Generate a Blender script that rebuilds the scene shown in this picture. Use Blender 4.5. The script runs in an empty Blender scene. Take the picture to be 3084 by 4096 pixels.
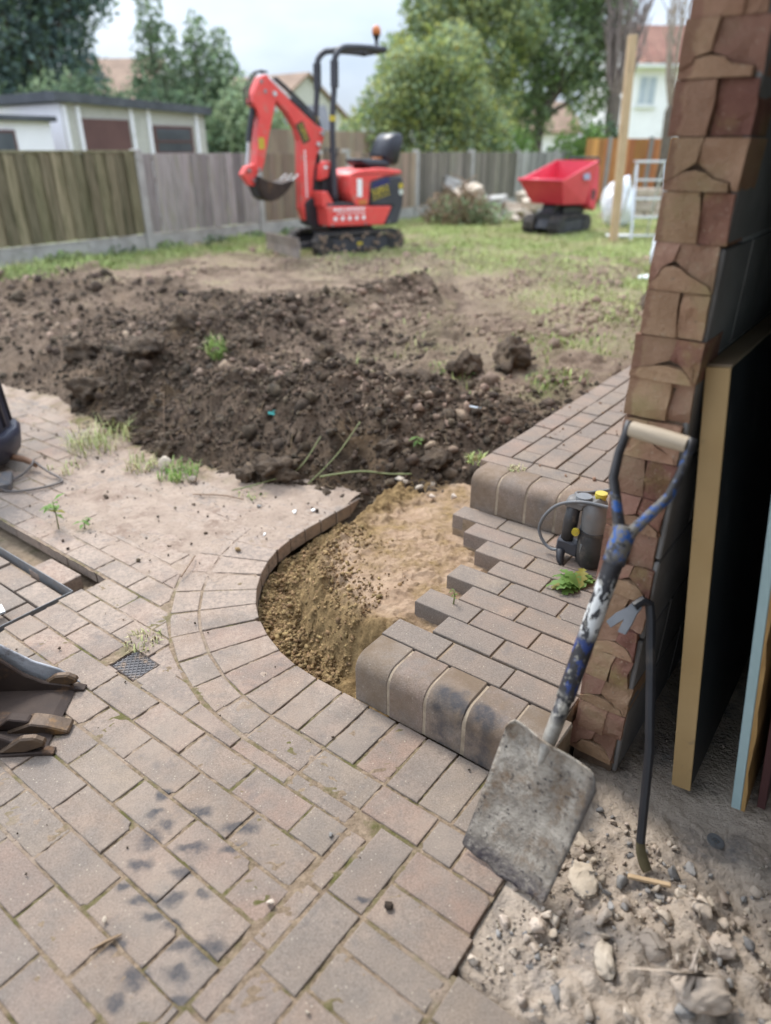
import bpy, bmesh, math, random
import numpy as np
from mathutils import Vector, Matrix
random.seed(7); rng = np.random.default_rng(7)
R = math.radians
scene = bpy.context.scene
col = scene.collection

# ------------------------------------------------------------------ camera, sky, sun, exposure
cam_d = bpy.data.cameras.new("camera")
cam = bpy.data.objects.new("camera", cam_d); col.objects.link(cam)
cam.location = (0, 0, 1.42); cam.rotation_euler = (R(90 - 27.43), 0, 0)
cam_d.sensor_fit = 'VERTICAL'; cam_d.sensor_height = 36; cam_d.sensor_width = 36
cam_d.lens = 24.465; cam_d.clip_start = 0.05; cam_d.clip_end = 400
cam_d.dof.use_dof = True; cam_d.dof.focus_distance = 2.0; cam_d.dof.aperture_fstop = 1.4
scene.camera = cam

SUN_EL, SUN_AZ = R(52), R(-35)          # azimuth from +Y towards +X
world = bpy.data.worlds.new("World"); scene.world = world; world.use_nodes = True
def node(nt, t, ins=None, **props):
    n = nt.nodes.new(t)
    for k, v in props.items(): setattr(n, k, v)
    for k, v in (ins or {}).items():
        s = n.inputs[k]
        if isinstance(v, bpy.types.NodeSocket): nt.links.new(v, s)
        else: s.default_value = v
    return n
def c4(c): return (c[0], c[1], c[2], 1)
wt = world.node_tree; wt.nodes.clear()
sky = node(wt, 'ShaderNodeTexSky', sky_type='NISHITA', sun_disc=False, sun_elevation=SUN_EL, sun_rotation=SUN_AZ)
tc = node(wt, 'ShaderNodeTexCoord')
mp = node(wt, 'ShaderNodeMapping', {0: tc.outputs['Generated'], 3: (1, 1, 2.6)})
n1 = node(wt, 'ShaderNodeTexNoise', {'Vector': mp.outputs[0], 'Scale': 2.3, 'Detail': 6.0, 'Roughness': .55})
rp = node(wt, 'ShaderNodeValToRGB', {0: n1.outputs[0]})
rp.color_ramp.elements[0].position = .36; rp.color_ramp.elements[0].color = (.46, .55, .70, 1)
rp.color_ramp.elements[1].position = .62; rp.color_ramp.elements[1].color = (.74, .82, .93, 1)
sp = node(wt, 'ShaderNodeSeparateXYZ', {0: tc.outputs['Generated']})
mr = node(wt, 'ShaderNodeMapRange', {0: sp.outputs[2], 1: 0.0, 2: 1.0, 3: .50, 4: 2.5})     # overcast sky: brighter to the zenith
vm = node(wt, 'ShaderNodeVectorMath', {0: rp.outputs[0], 1: mr.outputs[0]}, operation='MULTIPLY')
vs = node(wt, 'ShaderNodeVectorMath', {0: sky.outputs[0], 1: (.09, .09, .09)}, operation='MULTIPLY')
mx = node(wt, 'ShaderNodeMix', {0: .86, 'A': vs.outputs[0], 'B': vm.outputs[0]}, data_type='VECTOR')
bg = node(wt, 'ShaderNodeBackground', {0: mx.outputs['Result'], 1: 1.0})
wo = node(wt, 'ShaderNodeOutputWorld', {0: bg.outputs[0]})

sun_d = bpy.data.lights.new("sun", 'SUN'); sun_d.energy = 1.9; sun_d.angle = R(14); sun_d.color = (1, .95, .88)
sun = bpy.data.objects.new("sun", sun_d); col.objects.link(sun)
sdir = Vector((math.sin(SUN_AZ) * math.cos(SUN_EL), math.cos(SUN_AZ) * math.cos(SUN_EL), math.sin(SUN_EL)))
sun.rotation_euler = sdir.to_track_quat('Z', 'Y').to_euler(); sun.location = (0, 0, 8)
scene.view_settings.view_transform = 'Standard'; scene.view_settings.look = 'None'
scene.view_settings.exposure = 0.95; scene.view_settings.gamma = 1; scene.view_settings.use_curve_mapping = False

# ------------------------------------------------------------------ helpers
OX, OY, PH = .59, 1.285, math.atan2(-.6, .8)      # house corner; a runs along the step front, b runs along the house wall
def W(a, b, z=0.0): return Vector((OX + .8 * a + .6 * b, OY - .6 * a + .8 * b, z))
def AB(x, y): return (x - OX) * .8 - (y - OY) * .6, (x - OX) * .6 + (y - OY) * .8

def tag(o, label=None, cat=None, group=None, kind=None):
    if label: o['label'] = label
    if cat: o['category'] = cat
    if group: o['group'] = group
    if kind: o['kind'] = kind
    return o
def empty(name, loc=(0, 0, 0), rz=0.0, **kw):
    o = bpy.data.objects.new(name, None); col.objects.link(o); o.empty_display_size = .1
    o.location = loc; o.rotation_euler = (0, 0, rz); return tag(o, **kw)
def link(name, me, parent=None, loc=None, rot=None, **kw):
    o = bpy.data.objects.new(name, me); col.objects.link(o)
    if parent is not None: o.parent = parent
    if loc is not None: o.location = loc
    if rot is not None: o.rotation_euler = rot
    return tag(o, **kw)
def mesh_np(name, v, f, mat=None, smooth=False):
    """v (n,3), f (m,k) with one polygon size"""
    v = np.asarray(v, dtype=np.float32); f = np.asarray(f, dtype=np.int32)
    me = bpy.data.meshes.new(name); k = f.shape[1]
    me.vertices.add(len(v)); me.vertices.foreach_set('co', v.ravel())
    me.loops.add(f.size); me.loops.foreach_set('vertex_index', f.ravel())
    me.polygons.add(len(f)); me.polygons.foreach_set('loop_start', np.arange(0, f.size, k, dtype=np.int32))
    if smooth: me.polygons.foreach_set('use_smooth', np.ones(len(f), dtype=bool))
    if mat: me.materials.append(mat)
    me.update(calc_edges=True); return me
class MB:
    """collects shapes into one bmesh"""
    def __init__(s): s.bm = bmesh.new()
    def box(s, x0, x1, y0, y1, z0, z1, bev=0.0, seg=1, M=None):
        m = Matrix.Translation(((x0+x1)/2, (y0+y1)/2, (z0+z1)/2)) @ Matrix.Diagonal((abs(x1-x0), abs(y1-y0), abs(z1-z0), 1))
        if M is not None: m = M @ m
        r = bmesh.ops.create_cube(s.bm, size=1, matrix=m)
        if bev > 0:
            es = list({e for v in r['verts'] for e in v.link_edges})
            bmesh.ops.bevel(s.bm, geom=es, offset=bev, segments=seg, affect='EDGES', profile=.6)
        return s
    def prism(s, pts, y0, y1, axis='y', bev=0.0, M=None):
        """polygon in (x,z) extruded along y (axis y), in (x,y) along z (axis z), in (y,z) along x (axis x)"""
        def p3(p, t):
            v = {'y': (p[0], t, p[1]), 'z': (p[0], p[1], t), 'x': (t, p[0], p[1])}[axis]
            return M @ Vector(v) if M is not None else Vector(v)
        A = [s.bm.verts.new(p3(p, y0)) for p in pts]; B = [s.bm.verts.new(p3(p, y1)) for p in pts]
        n = len(pts); fs = [s.bm.faces.new(A), s.bm.faces.new(B[::-1])]
        for i in range(n): fs.append(s.bm.faces.new((A[i], B[i], B[(i+1) % n], A[(i+1) % n])))
        bmesh.ops.recalc_face_normals(s.bm, faces=fs)
        if bev > 0:
            es = list({e for v in A + B for e in v.link_edges})
            bmesh.ops.bevel(s.bm, geom=es, offset=bev, segments=1, affect='EDGES')
        return s
    def tube(s, pts, r, n=8, cap=True, flat=None):
        pts = [Vector(p) for p in pts]; rs = r if isinstance(r, (list, tuple)) else [r] * len(pts)
        rings = []; up = None
        for i, p in enumerate(pts):
            t = (pts[min(i+1, len(pts)-1)] - pts[max(i-1, 0)]).normalized()
            if up is None: up = Vector((0, 0, 1)) if abs(t.z) < .9 else Vector((1, 0, 0))
            x = t.cross(up).normalized(); y = x.cross(t).normalized(); up = y
            fl = flat if flat else (1, 1)
            rings.append([s.bm.verts.new(p + x * math.cos(2*math.pi*j/n) * rs[i] * fl[0] + y * math.sin(2*math.pi*j/n) * rs[i] * fl[1]) for j in range(n)])
        for a, b in zip(rings, rings[1:]):
            for j in range(n): s.bm.faces.new((a[j], a[(j+1) % n], b[(j+1) % n], b[j]))
        if cap: s.bm.faces.new(rings[0][::-1]); s.bm.faces.new(rings[-1])
        return s
    def lathe(s, prof, n=24, M=None):
        rings = []
        for r, z in prof:
            rings.append([s.bm.verts.new((M @ Vector((r*math.cos(2*math.pi*j/n), r*math.sin(2*math.pi*j/n), z))) if M is not None else (r*math.cos(2*math.pi*j/n), r*math.sin(2*math.pi*j/n), z)) for j in range(n)])
        for a, b in zip(rings, rings[1:]):
            for j in range(n): s.bm.faces.new((a[j], a[(j+1) % n], b[(j+1) % n], b[j]))
        s.bm.faces.new(rings[0][::-1]); s.bm.faces.new(rings[-1]); return s
    def mesh(s, name, mat=None, smooth=False, auto=None):
        me = bpy.data.meshes.new(name); bmesh.ops.recalc_face_normals(s.bm, faces=s.bm.faces[:]); s.bm.to_mesh(me); s.bm.free()
        if mat: me.materials.append(mat)
        if smooth or auto:
            for p in me.polygons: p.use_smooth = True
            if auto: me.set_sharp_from_angle(angle=R(auto))
        return me
    def build(s, name, mat=None, parent=None, smooth=False, auto=None, **kw):
        return link(name, s.mesh(name, mat, smooth, auto), parent, **kw)

# numpy value noise
def _h(ix, iy, seed):
    n = (ix.astype(np.int64) * 374761393 + iy.astype(np.int64) * 668265263 + seed * 1442695041) & 0xffffffff
    n = ((n ^ (n >> 13)) * 1274126177) & 0xffffffff
    return ((n ^ (n >> 16)) & 0xffff) / 65535.0
def vnoise(x, y, seed=0):
    ix, iy = np.floor(x), np.floor(y); fx, fy = x - ix, y - iy
    fx = fx*fx*fx*(fx*(fx*6-15)+10); fy = fy*fy*fy*(fy*(fy*6-15)+10)
    a, b, c, d = _h(ix, iy, seed), _h(ix+1, iy, seed), _h(ix, iy+1, seed), _h(ix+1, iy+1, seed)
    return (a*(1-fx)+b*fx)*(1-fy) + (c*(1-fx)+d*fx)*fy
def fbm(x, y, seed=0, octv=5, gain=.5, lac=2.03):
    s = 0; amp = 1; tot = 0; ca, sa = math.cos(.6), math.sin(.6)
    for i in range(octv):
        s = s + amp * vnoise(x, y, seed + i*17); tot += amp; amp *= gain
        x, y = (x*ca - y*sa)*lac + 3.1, (x*sa + y*ca)*lac + 1.7
    return s / tot
def worley(x, y, seed=0):
    """distance to the nearest jittered point and that point's random value"""
    ix, iy = np.floor(x), np.floor(y); best = np.full(x.shape, 9.0); val = np.zeros(x.shape)
    for dx in (-1, 0, 1):
        for dy in (-1, 0, 1):
            px, py = ix+dx, iy+dy; d = np.hypot(px + _h(px, py, seed) - x, py + _h(px, py, seed+7) - y); r_ = _h(px, py, seed+13)
            m = d < best; best = np.where(m, d, best); val = np.where(m, r_, val)
    return best, val
def lumps(x, y, seed, sharp=1.0):
    wx, wy = x + .45*(fbm(x*1.7, y*1.7, seed+1, 3)-.5)*2, y + .45*(fbm(x*1.7, y*1.7, seed+2, 3)-.5)*2
    d, v = worley(wx, wy, seed); return np.clip(1 - d*1.25, 0, 1)**.7 * (v**1.5)
def sst(e0, e1, x):
    t = np.clip((x - e0) / (e1 - e0), 0, 1); return t*t*(3-2*t)
def grid_faces(nx, ny):
    i = np.arange(nx-1)[None, :] + np.arange(ny-1)[:, None]*nx
    return np.stack([i, i+1, i+1+nx, i+nx], -1).reshape(-1, 4)
def prune(v, f):
    u, inv = np.unique(f, return_inverse=True); return v[u], inv.reshape(f.shape), u

# ------------------------------------------------------------------ materials
def newmat(name):
    m = bpy.data.materials.new(name); m.use_nodes = True
    nt = m.node_tree; b = nt.nodes['Principled BSDF']; return m, nt, b
def mixc(nt, f, a, b, mode='MIX'):
    n = nt.nodes.new('ShaderNodeMix'); n.data_type = 'RGBA'; n.blend_type = mode
    for k, v in (('Factor', f), ('A', a), ('B', b)):
        s = [q for q in n.inputs if q.name == k and q.enabled][0]
        if isinstance(v, bpy.types.NodeSocket): nt.links.new(v, s)
        else: s.default_value = v if k == 'Factor' else c4(v)
    return [q for q in n.outputs if q.enabled][0]
def ramp(nt, fac, p0, p1, c0=(0, 0, 0), c1=(1, 1, 1)):
    n = node(nt, 'ShaderNodeValToRGB', {0: fac}); e = n.color_ramp.elements
    e[0].position = p0; e[1].position = p1; e[0].color = c4(c0); e[1].color = c4(c1); return n.outputs[0]
def noise(nt, vec, scale, detail=4, rough=.55, dist=0.0):
    return node(nt, 'ShaderNodeTexNoise', {'Vector': vec, 'Scale': scale, 'Detail': float(detail), 'Roughness': rough, 'Distortion': dist}).outputs[0]
def mathn(nt, op, a, b=0.0):
    return node(nt, 'ShaderNodeMath', {0: a, 1: b}, operation=op).outputs[0]
def pos(nt): return node(nt, 'ShaderNodeNewGeometry').outputs['Position']
def objc(nt): return node(nt, 'ShaderNodeTexCoord').outputs['Object']
def bump(nt, b, h, strength, dist=.01):
    n = node(nt, 'ShaderNodeBump', {'Height': h, 'Strength': strength, 'Distance': dist}); nt.links.new(n.outputs[0], b.inputs['Normal'])
def mk(name, c1, c2=None, scale=6, rough=.8, bmp=.3, bscale=60, bdist=.004, rand=0.0, island=0.0, metal=0.0, spec=.4, dirt=None, local=False, dirt_sc=4, dirt_lo=.5, dirt_hi=.75, stretch=None, sss=None):
    m, nt, b = newmat(name); p = objc(nt) if local else pos(nt)
    if stretch: p = node(nt, 'ShaderNodeMapping', {0: p, 3: stretch}).outputs[0]
    c = ramp(nt, noise(nt, p, scale), .3, .7, c1, c2 or c1)
    if dirt: c = mixc(nt, ramp(nt, noise(nt, p, dirt_sc, 6, .65), dirt_lo, dirt_hi), c, dirt)
    if rand or island:
        r = node(nt, 'ShaderNodeObjectInfo').outputs['Random'] if rand else node(nt, 'ShaderNodeNewGeometry').outputs['Random Per Island']
        k = rand or island
        v = node(nt, 'ShaderNodeMapRange', {0: r, 3: 1-k, 4: 1+k}).outputs[0]
        r2 = mathn(nt, 'FRACT', mathn(nt, 'MULTIPLY', r, 7.31))
        hu = node(nt, 'ShaderNodeMapRange', {0: r2, 3: .5-.04*k, 4: .5+.04*k}).outputs[0]
        c = node(nt, 'ShaderNodeHueSaturation', {'Hue': hu, 'Value': v, 'Color': c}).outputs[0]
    nt.links.new(c, b.inputs['Base Color']); b.inputs['Roughness'].default_value = rough; b.inputs['Metallic'].default_value = metal
    b.inputs['Specular IOR Level'].default_value = spec
    if bmp: bump(nt, b, noise(nt, p, bscale, 6, .6), bmp, bdist)
    return m

def paver_material(name, dusty=1.0, tint=(1, 1, 1), grime=False):
    m, nt, b = newmat(name); P = pos(nt)
    rnd = node(nt, 'ShaderNodeObjectInfo').outputs['Random']
    rp = node(nt, 'ShaderNodeValToRGB', {0: rnd}); cr = rp.color_ramp; cr.interpolation = 'LINEAR'
    cols = [(.0, (.225, .170, .132)), (.25, (.255, .190, .148)), (.45, (.210, .168, .138)), (.6, (.265, .180, .138)), (.8, (.200, .164, .140)), (1, (.240, .190, .146))]
    cr.elements[0].color = c4(cols[0][1]); cr.elements[1].color = c4(cols[-1][1])
    for p, c in cols[1:-1]: cr.elements.new(p).color = c4(c)
    c = rp.outputs[0]
    c = mixc(nt, ramp(nt, noise(nt, P, 9, 5, .6), .35, .7), c, (.182*tint[0], .155*tint[1], .134*tint[2]))
    big = noise(nt, P, 240, 3, .7)                                    # sandy aggregate
    c = mixc(nt, 1.0, c, ramp(nt, big, .3, .72, (.72, .70, .68), (1.3, 1.29, 1.26)), 'MULTIPLY')
    vo = node(nt, 'ShaderNodeTexVoronoi', {'Vector': P, 'Scale': 95.0})
    sel = mathn(nt, 'GREATER_THAN', node(nt, 'ShaderNodeSeparateColor', {0: vo.outputs['Color']}).outputs[0], .82)
    spk = mathn(nt, 'MULTIPLY', ramp(nt, vo.outputs['Distance'], .10, .2, (1, 1, 1), (0, 0, 0)), sel)
    c = mixc(nt, mathn(nt, 'MULTIPLY', spk, .7), c, (.50, .44, .34))       # pale flint chips in the face
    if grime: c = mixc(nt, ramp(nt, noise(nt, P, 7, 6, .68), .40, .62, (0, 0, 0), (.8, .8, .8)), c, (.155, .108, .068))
    # sand trodden onto the faces
    dq = node(nt, 'ShaderNodeVectorMath', {0: node(nt, 'ShaderNodeVectorMath', {0: P, 1: (-.75, 2.45, 0)}, operation='SUBTRACT').outputs[0], 1: (1/1.15, 1/.8, 0)}, operation='MULTIPLY').outputs[0]
    dl_ = node(nt, 'ShaderNodeVectorMath', {0: dq}, operation='LENGTH').outputs['Value']
    reg = node(nt, 'ShaderNodeMapRange', {0: dl_, 1: .35, 2: 1.5, 3: .95, 4: .46}).outputs[0]
    sh_ = mathn(nt, 'ADD', noise(nt, P, 4.3, 6, .68), node(nt, 'ShaderNodeMapRange', {0: dl_, 1: .3, 2: 1.3, 3: .16, 4: 0.0}).outputs[0])
    d = mathn(nt, 'MULTIPLY', mathn(nt, 'MULTIPLY', ramp(nt, sh_, .44, .66), reg), dusty)
    fine = ramp(nt, noise(nt, P, 60, 4, .7), .3, .65)
    c = mixc(nt, mathn(nt, 'MULTIPLY', d, fine), c, (.38, .295, .232))
    c = mixc(nt, mathn(nt, 'MULTIPLY', ramp(nt, noise(nt, P, 2.6, 5, .6), .50, .62), .35), c, (.33, .26, .20)) if dusty > .5 else c
    c = mixc(nt, mathn(nt, 'MULTIPLY', ramp(nt, noise(nt, P, 11, 6, .7), .58, .68), .45), c, (.12, .11, .105))
    # black tyre smears: soft blots along the line the machine came in on
    blots = [(-.551, 1.21, .026, .023), (-.446, 1.161, .034, .019), (-.556, 1.155, .022, .015), (-.521, 1.123, .022, .021), (-.546, 1.08, .025, .031), (-.444, 1.063, .038, .016), (-.346, 1.118, .05, .022), (-.349, 1.061, .033, .016), (-.55, 1.017, .032, .018), (-.448, 1.002, .037, .015), (-.571, .971, .021, .014), (-.453, .944, .028, .017), (-.519, .936, .04, .016), (-.439, .883, .024, .016), (-.542, .839, .021, .017), (-.408, .839, .033, .014), (-.487, .781, .039, .026), (-.407, .789, .028, .016), (-.508, .74, .022, .024), (-.386, .736, .033, .018), (-.397, .952, .02, .016), (-.354, .832, .038, .027), (-.044, .936, .02, .011), (-.488, .9, .03, .015)]
    wob = node(nt, 'ShaderNodeVectorMath', {0: node(nt, 'ShaderNodeTexNoise', {'Vector': P, 'Scale': 28.0, 'Detail': 4.0}).outputs[1], 1: (.5, .5, .5)}, operation='SUBTRACT').outputs[0]
    wob = node(nt, 'ShaderNodeVectorMath', {0: wob, 'Scale': .05}, operation='SCALE').outputs[0]
    Pw = node(nt, 'ShaderNodeVectorMath', {0: P, 1: wob}, operation='ADD').outputs[0]
    acc = None
    step_blots = [(.157, 1.407, .03, .035), (.186, 1.389, .034, .03), (.243, 1.346, .03, .03), (.264, 1.321, .028, .03), (.205, 1.372, .02, .028)]
    for (x, y, rx, ry) in (blots if dusty > .5 else step_blots):
        q = node(nt, 'ShaderNodeVectorMath', {0: Pw, 1: (x, y, 0)}, operation='SUBTRACT').outputs[0]
        q = node(nt, 'ShaderNodeVectorMath', {0: q, 1: (1/rx, 1/ry, 0)}, operation='MULTIPLY').outputs[0]
        l = node(nt, 'ShaderNodeVectorMath', {0: q}, operation='LENGTH').outputs['Value']
        v = node(nt, 'ShaderNodeMapRange', {0: l, 1: .45, 2: 1.15, 3: 1.0, 4: 0.0}).outputs[0]
        acc = v if acc is None else mathn(nt, 'MAXIMUM', acc, v)
    fade = ramp(nt, noise(nt, P, 75, 4, .7), .2, .6, (.5, .5, .5), (1, 1, 1))
    c = mixc(nt, mathn(nt, 'MULTIPLY', mathn(nt, 'MULTIPLY', acc, fade), .9), c, (.055, .055, .06))
    nt.links.new(c, b.inputs['Base Color']); b.inputs['Roughness'].default_value = .9; b.inputs['Specular IOR Level'].default_value = .3
    h = mathn(nt, 'ADD', noise(nt, P, 190, 4, .7), mathn(nt, 'MULTIPLY', noise(nt, P, 30, 4, .6), .8))
    bump(nt, b, h, .55, .0035)
    return m

def mask_ground(name):
    """garden ground: colour masks r = dark turned soil, g = live grass, b = dry straw"""
    m, nt, b = newmat(name); P = pos(nt)
    at = node(nt, 'ShaderNodeSeparateColor', {0: node(nt, 'ShaderNodeAttribute', attribute_name='mask').outputs[0]})
    dry = ramp(nt, noise(nt, P, 14, 7, .7), .3, .7, (.20, .138, .098), (.42, .310, .222))
    wet = ramp(nt, noise(nt, P, 22, 7, .72), .3, .72, (.030, .020, .013), (.125, .085, .054))
    wet = mixc(nt, ramp(nt, noise(nt, P, 3.2, 5, .6), .54, .68), wet, (.19, .125, .07))
    wet = mixc(nt, ramp(nt, noise(nt, P, 120, 5, .75), .60, .70), wet, (.20, .15, .105))
    straw = ramp(nt, noise(nt, P, 30, 6, .7), .3, .7, (.30, .235, .135), (.50, .42, .27))
    grass = ramp(nt, noise(nt, P, 26, 6, .7), .3, .7, (.20, .25, .07), (.38, .41, .16))
    c = mixc(nt, at.outputs[0], dry, wet); c = mixc(nt, at.outputs[2], c, straw); c = mixc(nt, at.outputs[1], c, grass)
    vo = node(nt, 'ShaderNodeTexVoronoi', {'Vector': P, 'Scale': 60.0})
    sel = mathn(nt, 'GREATER_THAN', node(nt, 'ShaderNodeSeparateColor', {0: vo.outputs['Color']}).outputs[0], .965)
    c = mixc(nt, mathn(nt, 'MULTIPLY', ramp(nt, vo.outputs['Distance'], .12, .25, (1, 1, 1), (0, 0, 0)), sel), c, (.35, .28, .2))
    nt.links.new(c, b.inputs['Base Color']); b.inputs['Roughness'].default_value = .95; b.inputs['Specular IOR Level'].default_value = .2
    bump(nt, b, mathn(nt, 'ADD', noise(nt, P, 55, 8, .75), mathn(nt, 'MULTIPLY', noise(nt, P, 160, 5, .75), .5)), 1.0, .035)
    return m

M = {}
M['paver'] = paver_material('paver_concrete', 1.0)
M['step_paver'] = paver_material('step_paver_concrete', .35)
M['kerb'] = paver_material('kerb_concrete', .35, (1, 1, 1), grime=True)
M['joint'] = mk('joint_sand', (.20, .145, .095), (.33, .245, .165), 30, .95, .8, 160, .006, dirt=(.09, .085, .03), dirt_sc=9, dirt_lo=.56, dirt_hi=.72)
M['ground'] = mask_ground('garden_ground')
M['sand'] = mk('building_sand', (.27, .165, .062), (.44, .31, .15), 16, .95, .8, 120, .01, dirt=(.44, .31, .22), dirt_sc=3.5, dirt_lo=.42, dirt_hi=.6)
M['rubble'] = mk('mortar_rubble', (.33, .265, .205), (.50, .415, .335), 8, .95, .9, 90, .012, dirt=(.17, .15, .135), dirt_sc=9, dirt_lo=.5, dirt_hi=.68)
M['stone_l'] = mk('pale_stone', (.38, .305, .235), (.52, .435, .35), 14, .9, .5, 80, .006, rand=.18)
M['stone_g'] = mk('grey_stone', (.20, .19, .18), (.33, .31, .29), 14, .9, .5, 80, .006, rand=.22)
M['clod'] = mk('soil_clod', (.030, .021, .014), (.115, .080, .052), 24, .95, .9, 110, .012, island=.35)
M['clod_big'] = mk('soil_clod_big', (.045, .032, .022), (.13, .09, .058), 16, .95, 1, 80, .02, dirt=(.20, .14, .085), dirt_sc=7, dirt_lo=.56, dirt_hi=.75)
def brick_mat(name, c1, c2, dirt, rand):
    m, nt, b = newmat(name); P = pos(nt); x = node(nt, 'ShaderNodeSeparateXYZ', {0: objc(nt)}).outputs[0]
    c = ramp(nt, noise(nt, P, 13, 6, .65), .3, .7, c1, c2)
    c = mixc(nt, ramp(nt, noise(nt, P, 9, 6, .65), .50, .68), c, dirt)
    c = mixc(nt, ramp(nt, noise(nt, P, 120, 4, .7), .60, .72), c, (.50, .38, .27))           # grog and grit in the broken face
    c = mixc(nt, ramp(nt, noise(nt, P, 60, 4, .7), .66, .76), c, (.07, .045, .035))
    k = mathn(nt, 'ADD', x, mathn(nt, 'MULTIPLY', noise(nt, P, 24, 4, .6), .05))
    skin = node(nt, 'ShaderNodeMapRange', {0: k, 1: -.090, 2: -.083, 3: 1.0, 4: 0.0}).outputs[0]
    c = mixc(nt, mathn(nt, 'MULTIPLY', skin, .6), c, (.25, .125, .085))                     # fired red skin of the outer face
    r = node(nt, 'ShaderNodeObjectInfo').outputs['Random']
    c = node(nt, 'ShaderNodeHueSaturation', {'Hue': node(nt, 'ShaderNodeMapRange', {0: mathn(nt, 'FRACT', mathn(nt, 'MULTIPLY', r, 7.3)), 3: .488, 4: .506}).outputs[0], 'Value': node(nt, 'ShaderNodeMapRange', {0: r, 3: 1-rand, 4: 1+rand}).outputs[0], 'Color': c}).outputs[0]
    nt.links.new(c, b.inputs['Base Color']); b.inputs['Roughness'].default_value = .92; b.inputs['Specular IOR Level'].default_value = .25
    bump(nt, b, mathn(nt, 'ADD', noise(nt, P, 48, 7, .72), mathn(nt, 'MULTIPLY', noise(nt, P, 170, 4, .7), .4)), .9, .009); return m
M['brick_tan'] = brick_mat('brick_tan', (.34, .20, .118), (.48, .31, .195), (.38, .275, .145), .16)
M['brick_pink'] = brick_mat('brick_pink', (.34, .185, .125), (.45, .275, .190), (.37, .245, .155), .16)
M['brick_dark'] = brick_mat('brick_dark', (.20, .095, .070), (.31, .165, .11), (.33, .24, .11), .2)
M['mortar'] = mk('mortar_core', (.15, .10, .068), (.25, .175, .12), 20, .95, .8, 70, .01)
M['block'] = mk('grey_block', (.17, .163, .155), (.25, .24, .23), 7, .92, .5, 70, .004, rand=.07, dirt=(.32, .31, .3), dirt_sc=12, dirt_lo=.68, dirt_hi=.8)
M['white_wall'] = mk('white_wall', (.66, .66, .65), (.76, .76, .75), 3, .85, .2, 40)
M['ceiling'] = mk('ceiling', (.30, .28, .26), (.36, .34, .32), 3, .9, .2, 30)
M['red'] = mk('red_paint', (.66, .060, .052), (.74, .085, .070), 5, .42, .05, 40, .002, spec=.5, dirt=(.42, .20, .15), dirt_sc=9, dirt_lo=.54, dirt_hi=.78)
M['dred'] = mk('dumper_red_paint', (.58, .030, .062), (.66, .050, .082), 5, .38, .05, 40, .002, spec=.5, dirt=(.38, .10, .08), dirt_sc=7, dirt_lo=.64, dirt_hi=.8)
M['black'] = mk('black_paint', (.018, .018, .021), (.035, .034, .038), 6, .45, .1, 40, .002, dirt=(.09, .075, .06), dirt_sc=9, dirt_lo=.58, dirt_hi=.8)
M['charcoal'] = mk('charcoal_plastic', (.035, .036, .043), (.055, .055, .064), 6, .5, .1, 60, .002, dirt=(.10, .09, .085), dirt_sc=9, dirt_lo=.6, dirt_hi=.8)
M['rubber'] = mk('track_rubber', (.022, .021, .021), (.06, .053, .048), 12, .8, .3, 50, .004, dirt=(.17, .135, .105), dirt_sc=8, dirt_lo=.5, dirt_hi=.75)
M['steel'] = mk('worn_steel', (.20, .19, .19), (.33, .32, .32), 8, .42, .2, 60, .002, metal=.7, dirt=(.20, .12, .07), dirt_sc=10, dirt_lo=.6, dirt_hi=.8)
M['rust'] = mk('dark_rusted_steel', (.030, .021, .018), (.062, .042, .032), 9, .7, .5, 60, .004, metal=.15, spec=.25, dirt=(.19, .10, .045), dirt_sc=7, dirt_lo=.58, dirt_hi=.76)
M['rust_l'] = mk('ochre_rusted_steel', (.16, .105, .055), (.27, .175, .095), 9, .6, .5, 60, .004, metal=.2, dirt=(.07, .05, .04), dirt_sc=10, dirt_lo=.5, dirt_hi=.7)
M['rust_o'] = mk('worn_tooth_steel', (.060, .040, .028), (.12, .075, .042), 9, .5, .5, 60, .004, metal=.3, dirt=(.22, .12, .045), dirt_sc=14, dirt_lo=.56, dirt_hi=.7)
M['galv'] = mk('galvanised_steel', (.16, .165, .17), (.27, .275, .28), 14, .55, .2, 50, .002, metal=.4, dirt=(.13, .10, .075), dirt_sc=14, dirt_lo=.46, dirt_hi=.72)
M['cement_steel'] = mk('cement_crusted_plate', (.30, .30, .31), (.46, .46, .47), 12, .8, .6, 70, .005, dirt=(.10, .075, .06), dirt_sc=14, dirt_lo=.56, dirt_hi=.7)
M['alu'] = mk('aluminium', (.55, .57, .58), (.66, .68, .69), 5, .35, .05, 40, .001, metal=.7)
M['yellow'] = mk('yellow_plastic', (.42, .32, .03), (.52, .40, .05), 8, .4, .05, 60, .001, dirt=(.25, .19, .06), dirt_sc=30, dirt_lo=.55, dirt_hi=.75)
M['orange'] = mk('orange_lens', (.50, .16, .05), (.58, .20, .06), 8, .3, 0)
M['white'] = mk('white_print', (.78, .78, .76), (.82, .82, .8), 8, .5, 0)
M['navy'] = mk('navy_print', (.02, .02, .085), (.03, .028, .11), 8, .5, 0)
M['sticker_dark'] = mk('sticker_dark', (.05, .045, .025), (.07, .06, .03), 8, .5, 0)
M['toolgrey'] = mk('grey_tool_body', (.115, .11, .105), (.18, .172, .165), 14, .5, .15, 80, .002, dirt=(.16, .13, .11), dirt_sc=18, dirt_lo=.52, dirt_hi=.72)
M['toolblack'] = mk('black_tool_plastic', (.022, .021, .022), (.05, .047, .046), 14, .45, .15, 80, .002, dirt=(.16, .13, .10), dirt_sc=16, dirt_lo=.56, dirt_hi=.76)
M['cable'] = mk('grey_cable', (.11, .115, .12), (.17, .175, .18), 20, .45, .05, 60, .001, dirt=(.13, .11, .10), dirt_sc=40, dirt_lo=.5, dirt_hi=.7)
M['cable_d'] = mk('dark_cable', (.07, .06, .055), (.12, .10, .09), 20, .5, .05, 60, .001)
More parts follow.
